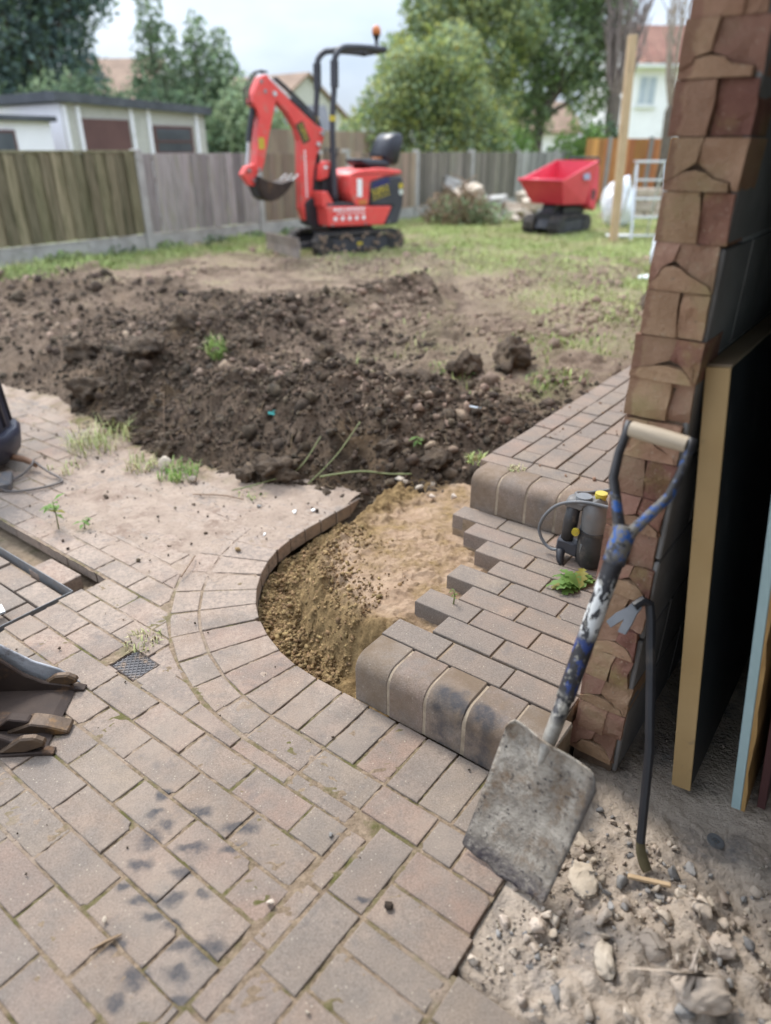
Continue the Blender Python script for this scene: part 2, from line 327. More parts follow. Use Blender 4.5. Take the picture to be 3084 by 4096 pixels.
M['bin'] = mk('dark_bin_plastic', (.022, .022, .034), (.042, .042, .062), 5, .36, .1, 50, .002, dirt=(.19, .165, .15), dirt_sc=5, dirt_lo=.62, dirt_hi=.8)
M['wood_grip'] = mk('pale_ash_grip', (.40, .32, .23), (.50, .41, .30), 20, .6, .1, 60, .001, local=True, stretch=(.6, 6, 6))
M['timber'] = mk('pale_timber', (.42, .29, .165), (.53, .385, .235), 14, .75, .2, 50, .003, stretch=(4, 4, .5), dirt=(.24, .16, .10), dirt_sc=9, dirt_lo=.6, dirt_hi=.75)
M['chipboard'] = mk('tan_edge_banding', (.40, .265, .115), (.46, .315, .15), 7, .55, .2, 120, .001, dirt=(.24, .175, .10), dirt_sc=16, dirt_lo=.60, dirt_hi=.76)
M['laminate'] = mk('black_laminate', (.016, .015, .017), (.026, .025, .027), 8, .38, .05, 60, .001, dirt=(.12, .11, .105), dirt_sc=11, dirt_lo=.60, dirt_hi=.82, stretch=(1, 1, .4))
M['teal'] = mk('pale_teal_paint', (.33, .45, .45), (.38, .50, .50), 10, .6, .15, 60, .002, dirt=(.25, .30, .28), dirt_sc=30, dirt_lo=.64, dirt_hi=.74)
M['raw_wood'] = mk('raw_orange_wood', (.30, .165, .055), (.44, .27, .10), 16, .7, .4, 60, .003, stretch=(5, 5, .7))
M['maroon'] = mk('maroon_board', (.060, .022, .022), (.085, .034, .032), 8, .6, .1, 60, .002)
M['leafdark'] = mk('leaf_dark', (.085, .14, .08), (.19, .25, .135), 2.2, .7, 0, island=.5)
M['leafblue'] = mk('leaf_blue_green', (.11, .17, .165), (.21, .28, .25), 2.2, .7, 0, island=.5)
M['leafmid'] = mk('leaf_mid', (.17, .26, .08), (.33, .41, .17), 1.6, .65, 0, island=.5)
M['leaflime'] = mk('leaf_lime', (.29, .34, .085), (.48, .49, .20), 1.5, .65, 0, island=.45)
M['leafhaze'] = mk('leaf_grey_green', (.21, .29, .15), (.38, .45, .27), 1.5, .65, 0, island=.45)
M['leafbright'] = mk('leaf_bright', (.15, .27, .06), (.29, .42, .12), 3, .6, 0, island=.4)
M['leafyel'] = mk('leaf_yellowing', (.28, .26, .05), (.36, .30, .06), 3, .6, 0, island=.4)
for k_ in ('leafdark', 'leafblue', 'leafmid', 'leaflime', 'leafhaze', 'leafbright', 'leafyel'):
    nt = M[k_].node_tree; pb = nt.nodes['Principled BSDF']; src = pb.inputs['Base Color'].links[0].from_socket
    tr = node(nt, 'ShaderNodeBsdfTranslucent', {0: src}); ms = node(nt, 'ShaderNodeMixShader', {0: .45, 1: pb.outputs[0], 2: tr.outputs[0]}); nt.links.new(ms.outputs[0], nt.nodes['Material Output'].inputs[0])
M['bark'] = mk('bark', (.10, .08, .062), (.19, .155, .12), 8, .9, .8, 40, .02, stretch=(3, 3, .6))
M['twig'] = mk('dry_twig', (.17, .115, .07), (.29, .20, .12), 12, .85, .3, 60, .002, island=.35)
M['mauvetwig'] = mk('mauve_bare_branch', (.20, .155, .14), (.34, .275, .25), 8, .85, .3, 60, .005)
M['paletwig'] = mk('pale_bare_branch', (.24, .19, .155), (.40, .33, .26), 8, .85, .3, 60, .005)
M['grass'] = mk('grass_blade', (.24, .30, .085), (.42, .47, .18), 1.6, .7, 0, island=.4, dirt=(.40, .34, .18), dirt_sc=1.3, dirt_lo=.5, dirt_hi=.66)
M['drygrass'] = mk('dry_grass_blade', (.34, .27, .14), (.50, .42, .25), 3, .8, 0, island=.35)
M['concrete'] = mk('fence_concrete', (.30, .285, .26), (.44, .42, .385), 6, .9, .5, 50, .005, dirt=(.18, .185, .12), dirt_sc=4, dirt_lo=.56, dirt_hi=.75)
def wood(name, c1, c2, d): return mk(name, c1, c2, 5, .88, .5, 30, .006, rand=.34, stretch=(6, 6, .7), dirt=d, dirt_sc=3, dirt_lo=.5, dirt_hi=.7)
M['fence_green'] = wood('fence_algae', (.145, .125, .068), (.255, .22, .135), (.085, .082, .038))
M['fence_grey'] = wood('fence_grey', (.20, .175, .165), (.33, .295, .275), (.22, .205, .15))
M['fence_brown'] = wood('fence_brown', (.235, .165, .115), (.335, .25, .175), (.20, .175, .14))
M['fence_old'] = wood('fence_old', (.135, .12, .095), (.225, .20, .16), (.16, .15, .10))
M['fence_pale'] = wood('fence_pale', (.25, .24, .22), (.34, .33, .30), (.18, .18, .15))
M['fence_orange'] = wood('fence_orange', (.43, .175, .058), (.56, .255, .095), (.38, .165, .065))
M['render_w'] = mk('white_render', (.80, .775, .80), (.86, .835, .86), 3, .9, .3, 60, .004, dirt=(.42, .41, .38), dirt_sc=1.5, dirt_lo=.6, dirt_hi=.8)
M['pebbledash'] = mk('pebbledash', (.36, .345, .30), (.58, .56, .50), 45, .95, .8, 60, .01, dirt=(.33, .32, .27), dirt_sc=1.6, dirt_lo=.55, dirt_hi=.75)
M['brown_door'] = mk('brown_metal_door', (.095, .045, .04), (.13, .065, .056), 3, .6, .1, 20)
M['felt'] = mk('roof_felt', (.055, .058, .065), (.10, .105, .115), 4, .85, .3, 30)
M['tile'] = mk('clay_roof_tile', (.15, .065, .045), (.25, .125, .085), 3, .85, .3, 20, .01, rand=.15, island=.2)
M['tile_old'] = mk('weathered_roof_tile', (.19, .125, .088), (.29, .20, .14), 1.2, .9, .5, 9, .05)
M['glass'] = mk('window_glass', (.05, .06, .07), (.09, .10, .11), 2, .12, 0, spec=.6)
M['glass_lit'] = mk('pale_window', (.30, .34, .40), (.42, .46, .52), 2, .2, 0, spec=.6)
M['plastic_bag'] = mk('white_bag', (.70, .73, .76), (.80, .82, .84), 6, .55, .5, 14, .03, dirt=(.45, .55, .66), dirt_sc=3, dirt_lo=.58, dirt_hi=.7)
M['teal_scrap'] = mk('teal_scrap', (.03, .22, .20), (.05, .30, .26), 8, .6, .1, 40)
M['seat'] = mk('black_vinyl', (.018, .018, .024), (.03, .03, .038), 6, .38, .1, 40, .003)
M['stem'] = mk('green_stem', (.13, .15, .055), (.24, .25, .11), 8, .6, .1, 40, .001)
M['drain'] = mk('drain_iron', (.085, .08, .08), (.15, .14, .14), 10, .6, .3, 60, .002, dirt=(.28, .19, .12), dirt_sc=25, dirt_lo=.5, dirt_hi=.7)

def shovel_blade_mat():
    m, nt, b = newmat('cement_crusted_blade'); P = objc(nt)
    sep = node(nt, 'ShaderNodeSeparateXYZ', {0: P})
    c = ramp(nt, noise(nt, P, 16, 7, .7), .30, .64, (.125, .104, .082), (.56, .495, .41))
    c = mixc(nt, ramp(nt, noise(nt, P, 10, 7, .75), .5, .64), c, (.22, .145, .085))
    c = mixc(nt, ramp(nt, noise(nt, P, 70, 5, .7), .56, .68), c, (.06, .05, .048))
    ex_ = mathn(nt, 'ADD', mathn(nt, 'ABSOLUTE', mathn(nt, 'ADD', sep.outputs[0], -.003)), mathn(nt, 'MULTIPLY', noise(nt, P, 30, 5, .7), .03))
    c = mixc(nt, node(nt, 'ShaderNodeMapRange', {0: ex_, 1: .114, 2: .124, 3: 0.0, 4: .8}).outputs[0], c, (.085, .075, .07))
    # bare dark band worn along the cutting edge
    e = mathn(nt, 'ADD', sep.outputs[2], mathn(nt, 'MULTIPLY', noise(nt, P, 22, 6, .7), .09))
    band = node(nt, 'ShaderNodeMapRange', {0: e, 1: .078, 2: .098, 3: 1.0, 4: 0.0}).outputs[0]
    c = mixc(nt, mathn(nt, 'MULTIPLY', band, ramp(nt, noise(nt, P, 45, 5, .7), .3, .62)), c, (.075, .062, .068))
    nt.links.new(c, b.inputs['Base Color']); b.inputs['Roughness'].default_value = .75; b.inputs['Metallic'].default_value = .12
    bump(nt, b, mathn(nt, 'ADD', noise(nt, P, 42, 7, .7), mathn(nt, 'MULTIPLY', noise(nt, P, 140, 4, .7), .45)), 1.0, .010)
    return m
def shovel_shaft_mat():
    m, nt, b = newmat('flaking_painted_shaft'); P = objc(nt)
    z = node(nt, 'ShaderNodeSeparateXYZ', {0: P}).outputs[2]
    Ps = node(nt, 'ShaderNodeMapping', {0: P, 3: (1, 1, .45)}).outputs[0]
    def zone(z0, z1):
        a = node(nt, 'ShaderNodeMapRange', {0: z, 1: z0-.012, 2: z0+.012}).outputs[0]
        c = node(nt, 'ShaderNodeMapRange', {0: z, 1: z1-.012, 2: z1+.012, 3: 1.0, 4: 0.0}).outputs[0]
        return mathn(nt, 'MULTIPLY', a, c)
    c = ramp(nt, noise(nt, P, 40, 5, .6), .3, .7, (.014, .013, .016), (.04, .037, .04))
    c = mixc(nt, mathn(nt, 'MULTIPLY', zone(.585, .705), ramp(nt, noise(nt, Ps, 62, 5, .6), .512, .522)), c, (.62, .62, .60))
    c = mixc(nt, mathn(nt, 'MULTIPLY', zone(.46, .58), ramp(nt, noise(nt, Ps, 60, 5, .6), .53, .56)), c, (.018, .042, .17))
    c = mixc(nt, mathn(nt, 'MULTIPLY', zone(.44, .78), ramp(nt, noise(nt, P, 70, 5, .65), .59, .63)), c, (.25, .235, .20))
    c = mixc(nt, zone(-.5, .395), c, (.27, .245, .21))
    c = mixc(nt, mathn(nt, 'MULTIPLY', zone(-.5, .45), ramp(nt, noise(nt, P, 60, 5, .6), .45, .62)), c, (.36, .335, .29))
    xx = node(nt, 'ShaderNodeSeparateXYZ', {0: P}).outputs[0]
    blue = mixc(nt, ramp(nt, noise(nt, P, 58, 6, .62), .42, .52), (.026, .10, .33), (.17, .155, .13))
    dk_ = mathn(nt, 'ADD', noise(nt, P, 38, 6, .65), node(nt, 'ShaderNodeMapRange', {0: xx, 1: -.05, 2: .04, 3: .10, 4: -.06}).outputs[0])
    dk_ = mathn(nt, 'ADD', dk_, node(nt, 'ShaderNodeMapRange', {0: z, 1: .88, 2: .98, 3: 0.0, 4: .2}).outputs[0])
    blue = mixc(nt, ramp(nt, dk_, .50, .56), blue, (.045, .042, .044))
    c = mixc(nt, zone(.752, 1.5), c, blue)
    nt.links.new(c, b.inputs['Base Color']); b.inputs['Roughness'].default_value = .5
    bump(nt, b, noise(nt, P, 60, 6, .65), .5, .002)
    return m
M['blade'] = shovel_blade_mat(); M['shaft'] = shovel_shaft_mat()

# ------------------------------------------------------------------ ground far out
def gsheet(name, x0, x1, y0, y1, z, mat):
    me = mesh_np(name, [(x0, y0, z), (x1, y0, z), (x1, y1, z), (x0, y1, z)], [(0, 1, 2, 3)], mat); return link(name, me, kind='structure')
M['field'] = mk('distant_ground', (.21, .20, .17), (.28, .27, .24), .6, .95, .5, 3, .05)
gsheet('ground', -200, 200, -30, 330, -.22, M['field'])

# ------------------------------------------------------------------ garden terrain
def edge_b(a):
    return np.interp(a, [-9, -4.44, -3.98, -3.4, -2.84, -2.49, -1.95, -1.6, -1.36, -1.11, -.96, -.5, 2], [.5, .66, .78, .66, .52, .60, .60, .78, .93, 1.05, 1.1, 1.15, 1.2])
MOUNDS = [(-3.52, 1.55, .15, .36, .30), (-3.44, 2.1, .17, .28, .40), (-3.38, 2.7, .15, .26, .42), (-3.22, 3.25, .17, .28, .48), (-2.95, 3.55, .12, .26, .34),
          (-3.55, 1.05, .13, .36, .26), (-4.2, 1.25, .10, .45, .30), (-4.9, 1.6, .10, .45, .3), (-2.1, 1.30, .19, .40, .34), (-2.72, 1.05, .10, .34, .28), (-1.55, 1.5, .07, .26, .26),
          (-4.4, 2.5, .10, .40, .40), (-5.6, 2.3, .11, .5, .35), (-6.3, 1.8, .10, .45, .4), (-5.3, 2.9, .07, .4, .25), (-6.6, 2.7, .07, .35, .35), (-2.75, 1.95, -.06, .35, .35), (-1.75, 2.15, .03, .30, .30)]
def terrain(a, b):
    d = b - edge_b(a)
    z = -.07 + .10*sst(-.10, .12, d) + .16*sst(.0, .75, d) + .08*sst(.6, 2.2, d)
    for (ma, mb, h, ra, rb) in MOUNDS: z = z + h*np.exp(-((a-ma)/ra)**2 - ((b-mb)/rb)**2)
    soil = soil_mask(a, b)
    rough = .22 + .78*soil - .15*sst(5, 9, b)
    z = z + sst(-.05, .2, d) * rough * ((fbm(a*2.3, b*2.3, 3, 4)-.5)*.13 + (fbm(a*8, b*8, 11, 4)-.5)*.085 + (np.abs(fbm(a*21, b*21, 5, 4)-.5))*.085)
    k = sst(-.02, .15, d)*soil**.6
    z = z + k*(lumps(a*5.5, b*5.5, 200)*.060 + lumps(a*12, b*12, 201)*.045 + lumps(a*26, b*26, 202)*.030 + (fbm(a*34, b*34, 207, 4)-.5)*.030 - .034)
    z = z + sst(.2, .6, d)*(1-soil)*(1-sst(7.0, 9.5, b))*(lumps(a*5, b*5, 203)*.080 + lumps(a*15, b*15, 204)*.038)*sst(.38, .58, fbm(a*1.6, b*1.6, 205, 3))
    # digger track ribs pressed in the trodden strip
    x, y = OX+.8*a+.6*b, OY-.6*a+.8*b; ey = sst(4.0, 4.35, y)*(1-sst(6.0, 6.9, y))
    for xc in (.33, .95):
        w_ = np.abs(x - xc - .10*(y-4.5) - .05*np.sin(y*2.1)); t = sst(.19, .15, w_)*ey*sst(.30, .50, fbm(a*2.4, b*2.4, 206, 3))
        z = z*(1-.0*t) + t*(.022*np.tanh(2.2*np.sin(y*66 + 2.2*np.abs(x-xc)*14 + 1.5*fbm(a*3, b*3, 8, 2))) - .012)
    z = z + .012*(fbm(a*5, b*5, 21, 3)-.5)
    return z
def soil_mask(a, b):
    d = b - edge_b(a); n = fbm(a*1.3, b*1.3, 40, 4)
    far = 2.3 + .55*(n-.5)*2
    m = 1 - sst(far-.45, far+.35, d)
    ridge = 0
    for (ma, mb, h, ra, rb) in MOUNDS: ridge = ridge + (max(h, 0)/.17)*np.exp(-((a-ma)/(ra*1.1))**2 - ((b-mb)/(rb*1.1))**2)
    right = sst(-2.6, -1.9, a)*sst(1.25, 1.9, b)
    front = sst(1.25, .45, d + .5*(n-.5))*sst(-4.1, -3.5, a)
    body = m*(.38 + .30*np.clip(ridge, 0, 1))*(1-.92*right)
    return np.clip(np.maximum(np.maximum(body, .95*front), np.clip(ridge*1.05-.25, 0, .9)*sst(-4.3, -3.8, a)), 0, 1)
def masks(a, b):
    s = soil_mask(a, b); s = s*(1 - .50*sst(.48, .66, fbm(a*2.6, b*2.6, 210, 4))*(1-.6*sst(.45, .05, b-edge_b(a)))); n = fbm(a*.9, b*.9, 60, 5); n2 = fbm(a*3.1, b*3.1, 77, 4)
    fence = sst(-6.55, -7.25, a + .5*(n-.5))
    far = sst(4.7, 6.6, b + 1.0*sst(-3.4, -1.2, a) + 2.4*(n-.5))
    g = np.maximum(fence, far*(.35+.65*sst(.36, .55, n2)))
    near = sst(-2.1, -1.2, a)*sst(1.7, 2.6, b)*sst(.50, .62, n2)*.75
    g = np.clip(np.maximum(g, near), 0, 1)*(1 - .9*s)
    st = sst(3.9, 5.4, b + .9*sst(-3, -1.2, a) + 1.5*(n2-.5))*(.3+.5*sst(.4, .6, n)) + sst(-2.3, -1.3, a)*sst(1.6, 2.5, b)*.5*sst(.40, .6, n)
    st = np.clip(st, 0, .85)*(1-s)
    x_, y_ = OX+.8*a+.6*b, OY-.6*a+.8*b
    for xc in (.33, .95):
        w_ = np.abs(x_ - xc - .10*(y_-4.5) - .05*np.sin(y_*2.1)); t = sst(.24, .12, w_)*sst(3.9, 4.4, y_)*(1-sst(6.0, 7.0, y_)); s = s*(1-.8*t)
    band = sst(-7.1, -6.5, a)*sst(-2.6, -3.6, a)*sst(1.8, 2.6, b)*(1-sst(6.2, 7.6, b)); bn = fbm(a*2.1, b*2.1, 300, 5)
    s = np.maximum(s, band*.62*sst(.46, .62, bn)); st = np.clip(st + band*.5*sst(.50, .36, bn)*sst(.40, .6, fbm(a*5, b*5, 301, 4)), 0, .85)
    strip = sst(-3.0, -2.2, a)*sst(1.6, 2.4, b)*(1-.8*s)
    st = np.clip(st + .42*strip*sst(.40, .62, fbm(a*4.2, b*4.2, 98, 5)), 0, .85); g = np.clip(g + .55*strip*sst(.55, .66, fbm(a*3.3, b*3.3, 99, 4)), 0, 1)
    # trodden bare earth inside the lawn
    bare = sst(.52, .66, fbm(a*1.3, b*1.3, 91, 4))*sst(8.6, 6.8, b)*sst(-6.6, -6.0, a)
    g = g*(1-.8*bare); st = st*(1-.55*bare)
    return s, g, st
bs = np.concatenate([np.arange(.30, 3.4, .0155), np.arange(3.4, 6, .030), np.arange(6, 9.5, .042), np.arange(9.5, 12, .07), np.arange(12, 40.1, .7)])
as_ = np.concatenate([np.arange(-34, -7.8, 1.0), np.arange(-7.8, -5.2, .028), np.arange(-5.2, -.94, .0165), np.arange(-.94, -.1, .04), np.arange(0, 6, .3), np.arange(6, 40, 2.0)])
A_, B_ = np.meshgrid(as_, bs); a_, b_ = A_.ravel(), B_.ravel()
Zt = terrain(a_, b_)
under = (a_ > -.985) & (b_ < 5.1); Zt = np.where(under, np.minimum(Zt, .06), Zt)          # kept below the raised path
Zt = np.where((a_ < -1.7) & (b_ < edge_b(a_)-.10), -.16, Zt)
gv = np.stack([OX + .8*a_ + .6*b_, OY - .6*a_ + .8*b_, Zt], 1)
f = grid_faces(len(as_), len(bs))
fb = b_[f].max(1) - edge_b(a_[f].mean(1)); f = f[(fb > -.14) & ~((a_[f].min(1) > -.97) & (b_[f].max(1) < 4.9))]
mk_s, mk_g, mk_st = masks(a_, b_)
v2, f2, u = prune(gv, f)
me = mesh_np('garden_soil', v2, f2, M['ground'], smooth=True)
ca = me.color_attributes.new('mask', 'FLOAT_COLOR', 'POINT')
ca.data.foreach_set('color', np.stack([mk_s, mk_g, mk_st, np.ones_like(mk_s)], 1)[u].astype(np.float32).ravel())
link('garden_soil', me, kind='structure')
def tz(a, b): return float(terrain(np.array([a]), np.array([b]))[0])

# ------------------------------------------------------------------ scatter tools
def ico(sub, seed, amp=.3, squash=.75):
    bm = bmesh.new(); bmesh.ops.create_icosphere(bm, subdivisions=sub, radius=1)
    r = np.random.default_rng(seed); off = r.uniform(0, 50, 3)
    v = np.array([x.co[:] for x in bm.verts]); f = np.array([[y.index for y in x.verts] for x in bm.faces]); bm.free()
    n = fbm(v[:, 0]*1.3+off[0], v[:, 1]*1.3+v[:, 2]*.9+off[1], seed, 3)-.5
    n += .6*(fbm(v[:, 2]*2.3+off[2], v[:, 0]*1.9-v[:, 1]*1.1+off[0], seed+5, 3)-.5)
    v = v*(1+n[:, None]*amp*3.2); v *= r.uniform(.75, 1.2, 3); v[:, 2] *= squash
    return v, f
def scatter_mesh(name, protos, P, S, mat, seed=1, smooth=False):
    r = np.random.default_rng(seed); V = []; F = []; off = 0
    which = r.integers(0, len(protos), len(P))
    for k, (pv, pf) in enumerate(protos):
        idx = np.where(which == k)[0]
        if not len(idx): continue
        q = r.normal(size=(len(idx), 4)); q /= np.linalg.norm(q, axis=1)[:, None]; w_, x, y, z = q.T
        Rm = np.stack([1-2*(y*y+z*z), 2*(x*y-z*w_), 2*(x*z+y*w_), 2*(x*y+z*w_), 1-2*(x*x+z*z), 2*(y*z-x*w_), 2*(x*z-y*w_), 2*(y*z+x*w_), 1-2*(x*x+y*y)], 1).reshape(-1, 3, 3)
        vv = np.einsum('nij,kj->nki', Rm, pv)*S[idx][:, None, None] + P[idx][:, None, :]
        V.append(vv.reshape(-1, 3)); n = len(pv)
        F.append((pf[None] + (np.arange(len(idx))*n)[:, None, None] + off).reshape(-1, pf.shape[1])); off += n*len(idx)
    return mesh_np(name, np.concatenate(V), np.concatenate(F), mat, smooth)
def hull(seed, n=13, squash=.7, rough=0.0, sub=0):
    r = np.random.default_rng(seed); bm = bmesh.new(); p = r.normal(size=(n, 3)); p /= np.linalg.norm(p, axis=1)[:, None]; p *= r.uniform(.8, 1.05, (n, 1)); p *= r.uniform(.7, 1.2, 3); p[:, 2] *= squash
    for q in p: bm.verts.new(q)
    res = bmesh.ops.convex_hull(bm, input=bm.verts[:]); 
    bmesh.ops.delete(bm, geom=[v for v in bm.verts if not v.link_faces], context='VERTS')
    if sub:
        bmesh.ops.bevel(bm, geom=bm.edges[:], offset=.10, segments=1, affect='EDGES'); bmesh.ops.triangulate(bm, faces=bm.faces[:])
        bmesh.ops.subdivide_edges(bm, edges=bm.edges[:], cuts=sub, use_grid_fill=True); bmesh.ops.triangulate(bm, faces=bm.faces[:])
    bmesh.ops.recalc_face_normals(bm, faces=bm.faces[:]); bm.verts.index_update()
    v = np.array([x.co[:] for x in bm.verts]); f = np.array([[y.index for y in x.verts] for x in bm.faces]); bm.free()
    if rough: v = v + rough*(np.stack([fbm(v[:, i]*4+seed+i*3, v[:, (i+1) % 3]*4+v[:, (i+2) % 3]*3, seed+i, 4) for i in range(3)], 1)-.5)
    return v, f
HUL = [hull(s+900, 10, .75) for s in range(7)]
PEB0 = [ico(1, s, .50, .8) for s in range(4)] + [hull(s+950, 9, .8) for s in range(4)]
PEB1 = [ico(2, s+20, .34, .8) for s in range(5)]

# soil crumbs (uncountable) ------------------------------------------------
def soil_points(n, amin, amax, bmin, bmax, power=1.0, seed=3):
    r = np.random.default_rng(seed); a = r.uniform(amin, amax, n); b = r.uniform(bmin, bmax, n)
    keep = (r.uniform(0, 1, n) < soil_mask(a, b)**power) & (b > edge_b(a)-.02) & (a < -1.0)
    a, b = a[keep], b[keep]; return a, b, terrain(a, b)
a, b, z = soil_points(60000, -4.6, -1.0, .5, 2.6); S = np.random.default_rng(5).lognormal(-5.5, .72, len(a)).clip(.0016, .042)
P = np.stack([OX+.8*a+.6*b, OY-.6*a+.8*b, z+S*.25], 1)
link('soil_crumbs', scatter_mesh('soil_crumbs', PEB0, P, S, M['clod'], 2), kind='stuff', label='loose dark soil crumbs lying over the dug heap')
a, b, z = soil_points(14000, -7, -1.0, 1.0, 4.8, .8, 9); S = np.random.default_rng(6).lognormal(-4.5, .62, len(a)).clip(.006, .06)
P = np.stack([OX+.8*a+.6*b, OY-.6*a+.8*b, z+S*.2], 1)
link('soil_lumps', scatter_mesh('soil_lumps', PEB0, P, S, M['clod'], 3), kind='stuff', label='rough soil lumps over the back of the dug heap')
r = np.random.default_rng(19); n = 30000; a = r.uniform(-7.2, -1.0, n); b = r.uniform(1.2, 7.8, n); k = (r.uniform(0, 1, n) < sst(.42, .62, fbm(a*1.7, b*1.7, 23, 4))*(1-.8*sst(5, 7.5, b))) & (b > edge_b(a)); a, b = a[k], b[k]
S = r.lognormal(-4.7, .62, len(a)).clip(.003, .05); M['clod_dry'] = mk('dry_clod', (.15, .10, .07), (.33, .24, .17), 24, .95, .9, 110, .012, island=.3)
link('dry_crumbs', scatter_mesh('dry_crumbs', PEB0, np.stack([OX+.8*a+.6*b, OY-.6*a+.8*b, terrain(a, b)+S*.2], 1), S, M['clod_dry'], 29), kind='stuff', label='dry earth crumbs over the trodden ground before the lawn')
# big clods, each a thing
BIG = [(-1.60, 2.42, .125, 'large square dark clod standing alone on the trodden strip right of the heap'), (-1.72, 2.12, .075, 'lower dark clod beside the large square clod'),
       (-1.72, 1.98, .05, 'small clod between the dark lumps and the heap'), (-3.45, 1.15, .085, 'big ochre streaked clod on the left of the heap'), (-3.50, 1.50, .09, 'tallest brown clod on the left ridge'),
       (-3.62, .84, .10, 'long clod at the lower left edge of the heap by the paving'), (-1.94, .74, .085, 'round wet clod at the heap foot above the sand pit'), (-1.33, 1.20, .062, 'pale brown clod by the upper step'),
       (-2.05, .66, .055, 'crumbly clod touching the dusty paving edge'), (-3.15, .70, .06, 'clod beside the weedy grass tuft on the paving'), (-2.62, .62, .05, 'flat clod behind the pale stone'), (-3.2, 1.75, .07, 'clod under the grass tuft on the ridge'),
       (-2.95, 2.2, .06, 'dark clod on the near slope of the ridge'), (-2.75, 2.0, .05, 'smaller clod in the hollow before the ridge'), (-4.1, 1.1, .08, 'clod among the left spoil'), (-1.55, 1.1, .05, 'clod above the chewed sand edge'), (-1.85, 1.75, .07, 'broken clod at the trench edge'), (-1.70, 1.70, .06, 'clod split beside the trench edge')]
for i, (ca_, cb_, s, lab) in enumerate(BIG):
    v, f = ico(4, 100+i, .34, .8); n = fbm(v[:, 0]*3+i, v[:, 1]*3+v[:, 2]*2.6, i, 5)-.5; l_ = lumps(v[:, 0]*2.4+v[:, 2]*1.3+i, v[:, 1]*2.4+v[:, 2]*1.1, 230+i); v = v*(1+n[:, None]*.7+l_[:, None]*.35)
    me = mesh_np('soil_clod', v*s, f, M['clod_big'], True)
    link('soil_clod', me, loc=W(ca_, cb_, tz(ca_, cb_)+s*.42), rot=(0, 0, i*1.3), label=lab, cat='soil clod', group='big clods on the dug soil')

# ------------------------------------------------------------------ patio pavers
patio = empty('patio', W(0, 0, 0), PH, kind='structure')
_pv = {}
def paver_mesh(poly, h=.06, ch=.0028):
    """convex polygon block with chamfered top"""
    key = tuple((round(x, 3), round(y, 3)) for x, y in poly)
    if key in _pv: return _pv[key]
    n = len(poly); cx = sum(p[0] for p in poly)/n; cy = sum(p[1] for p in poly)/n
    def ins(d):
        out = []
        for i in range(n):
            p0, p1, p2 = Vector(poly[i-1]), Vector(poly[i]), Vector(poly[(i+1) % n])
            e1 = (p1-p0).normalized(); e2 = (p2-p1).normalized(); n1 = Vector((-e1.y, e1.x)); n2 = Vector((-e2.y, e2.x))
            m = (n1+n2); m = m/max(.3, (1+n1.dot(n2))); out.append(p1 + m*d)
        return out
    r0 = [(p[0], p[1], -h) for p in poly]; r1 = [(p[0], p[1], -ch*1.1) for p in poly]; r15 = [(p.x, p.y, -ch*.25) for p in ins(ch*.45)]; r2 = [(p.x, p.y, 0) for p in ins(ch*1.3)]
    v = r0 + r1 + r15 + r2; f = []
    for k in range(3):
        for i in range(n): f.append((k*n+i, k*n+(i+1) % n, (k+1)*n+(i+1) % n, (k+1)*n+i))
    f.append(tuple(3*n+i for i in range(n)))
    me = bpy.data.meshes.new('paver'); me.from_pydata(v, [], f); me.update()
    _pv[key] = me; return me
NP = [0]
def lay(poly, parent, z=0.0, mat=None, joint=.0032, tilt=.006, name='paver', jit=.0018):
    """poly in parent (a,b) coordinates"""
    if len(poly) == 4 and random.random() < .28:
        i = random.randrange(4); p0, p1, p2 = Vector(poly[i-1]), Vector(poly[i]), Vector(poly[(i+1) % 4]); c1, c2 = random.uniform(.006, .018), random.uniform(.006, .016)
        if min((p0-p1).length, (p2-p1).length) > .05: poly = list(poly); poly[i:i+1] = [tuple(p1+(p0-p1).normalized()*c1), tuple(p1+((p0-p1).normalized()*c1+(p2-p1).normalized()*c2)*.62), tuple(p1+(p2-p1).normalized()*c2)]
    # inward offset for the joint, area test
    n = len(poly); A = sum(poly[i][0]*poly[(i+1) % n][1]-poly[(i+1) % n][0]*poly[i][1] for i in range(n))/2
    if A < 0: poly = poly[::-1]; A = -A
    if A < .0012: return
    cx = sum(p[0] for p in poly)/n; cy = sum(p[1] for p in poly)/n
    loc = []
    for i in range(n):
        p0, p1, p2 = Vector(poly[i-1]), Vector(poly[i]), Vector(poly[(i+1) % n])
        if (p1-p0).length < .0008 or (p2-p1).length < .0008: return
        e1 = (p1-p0).normalized(); e2 = (p2-p1).normalized(); n1 = Vector((-e1.y, e1.x)); n2 = Vector((-e2.y, e2.x))
        m = (n1+n2)/max(.3, (1+n1.dot(n2))); q = p1+m*joint; loc.append((q.x-cx, q.y-cy))
    me = paver_mesh(loc)
    if not me.materials: me.materials.append(mat or M['paver'])
    r = random.random
    o = link(name, me, parent, loc=(cx+(r()-.5)*.003, cy+(r()-.5)*.003, z+(r()-.5)*2*jit), rot=((r()-.5)*tilt*2, (r()-.5)*tilt*2, (r()-.5)*.012)); NP[0] += 1; return o
def clip(poly, nx, ny, d):
    """keep n.p >= d"""
    out = []
    for i in range(len(poly)):
        p, q = poly[i], poly[(i+1) % len(poly)]; dp, dq = p[0]*nx+p[1]*ny-d, q[0]*nx+q[1]*ny-d
        if dp >= 0: out.append(p)
        if dp*dq < 0: t = dp/(dp-dq); out.append((p[0]+(q[0]-p[0])*t, p[1]+(q[1]-p[1])*t))
    return out
def rect(a0, a1, b0, b1): return [(a0, b0), (a1, b0), (a1, b1), (a0, b1)]
CA, CB, RI = -.85, .475, .665
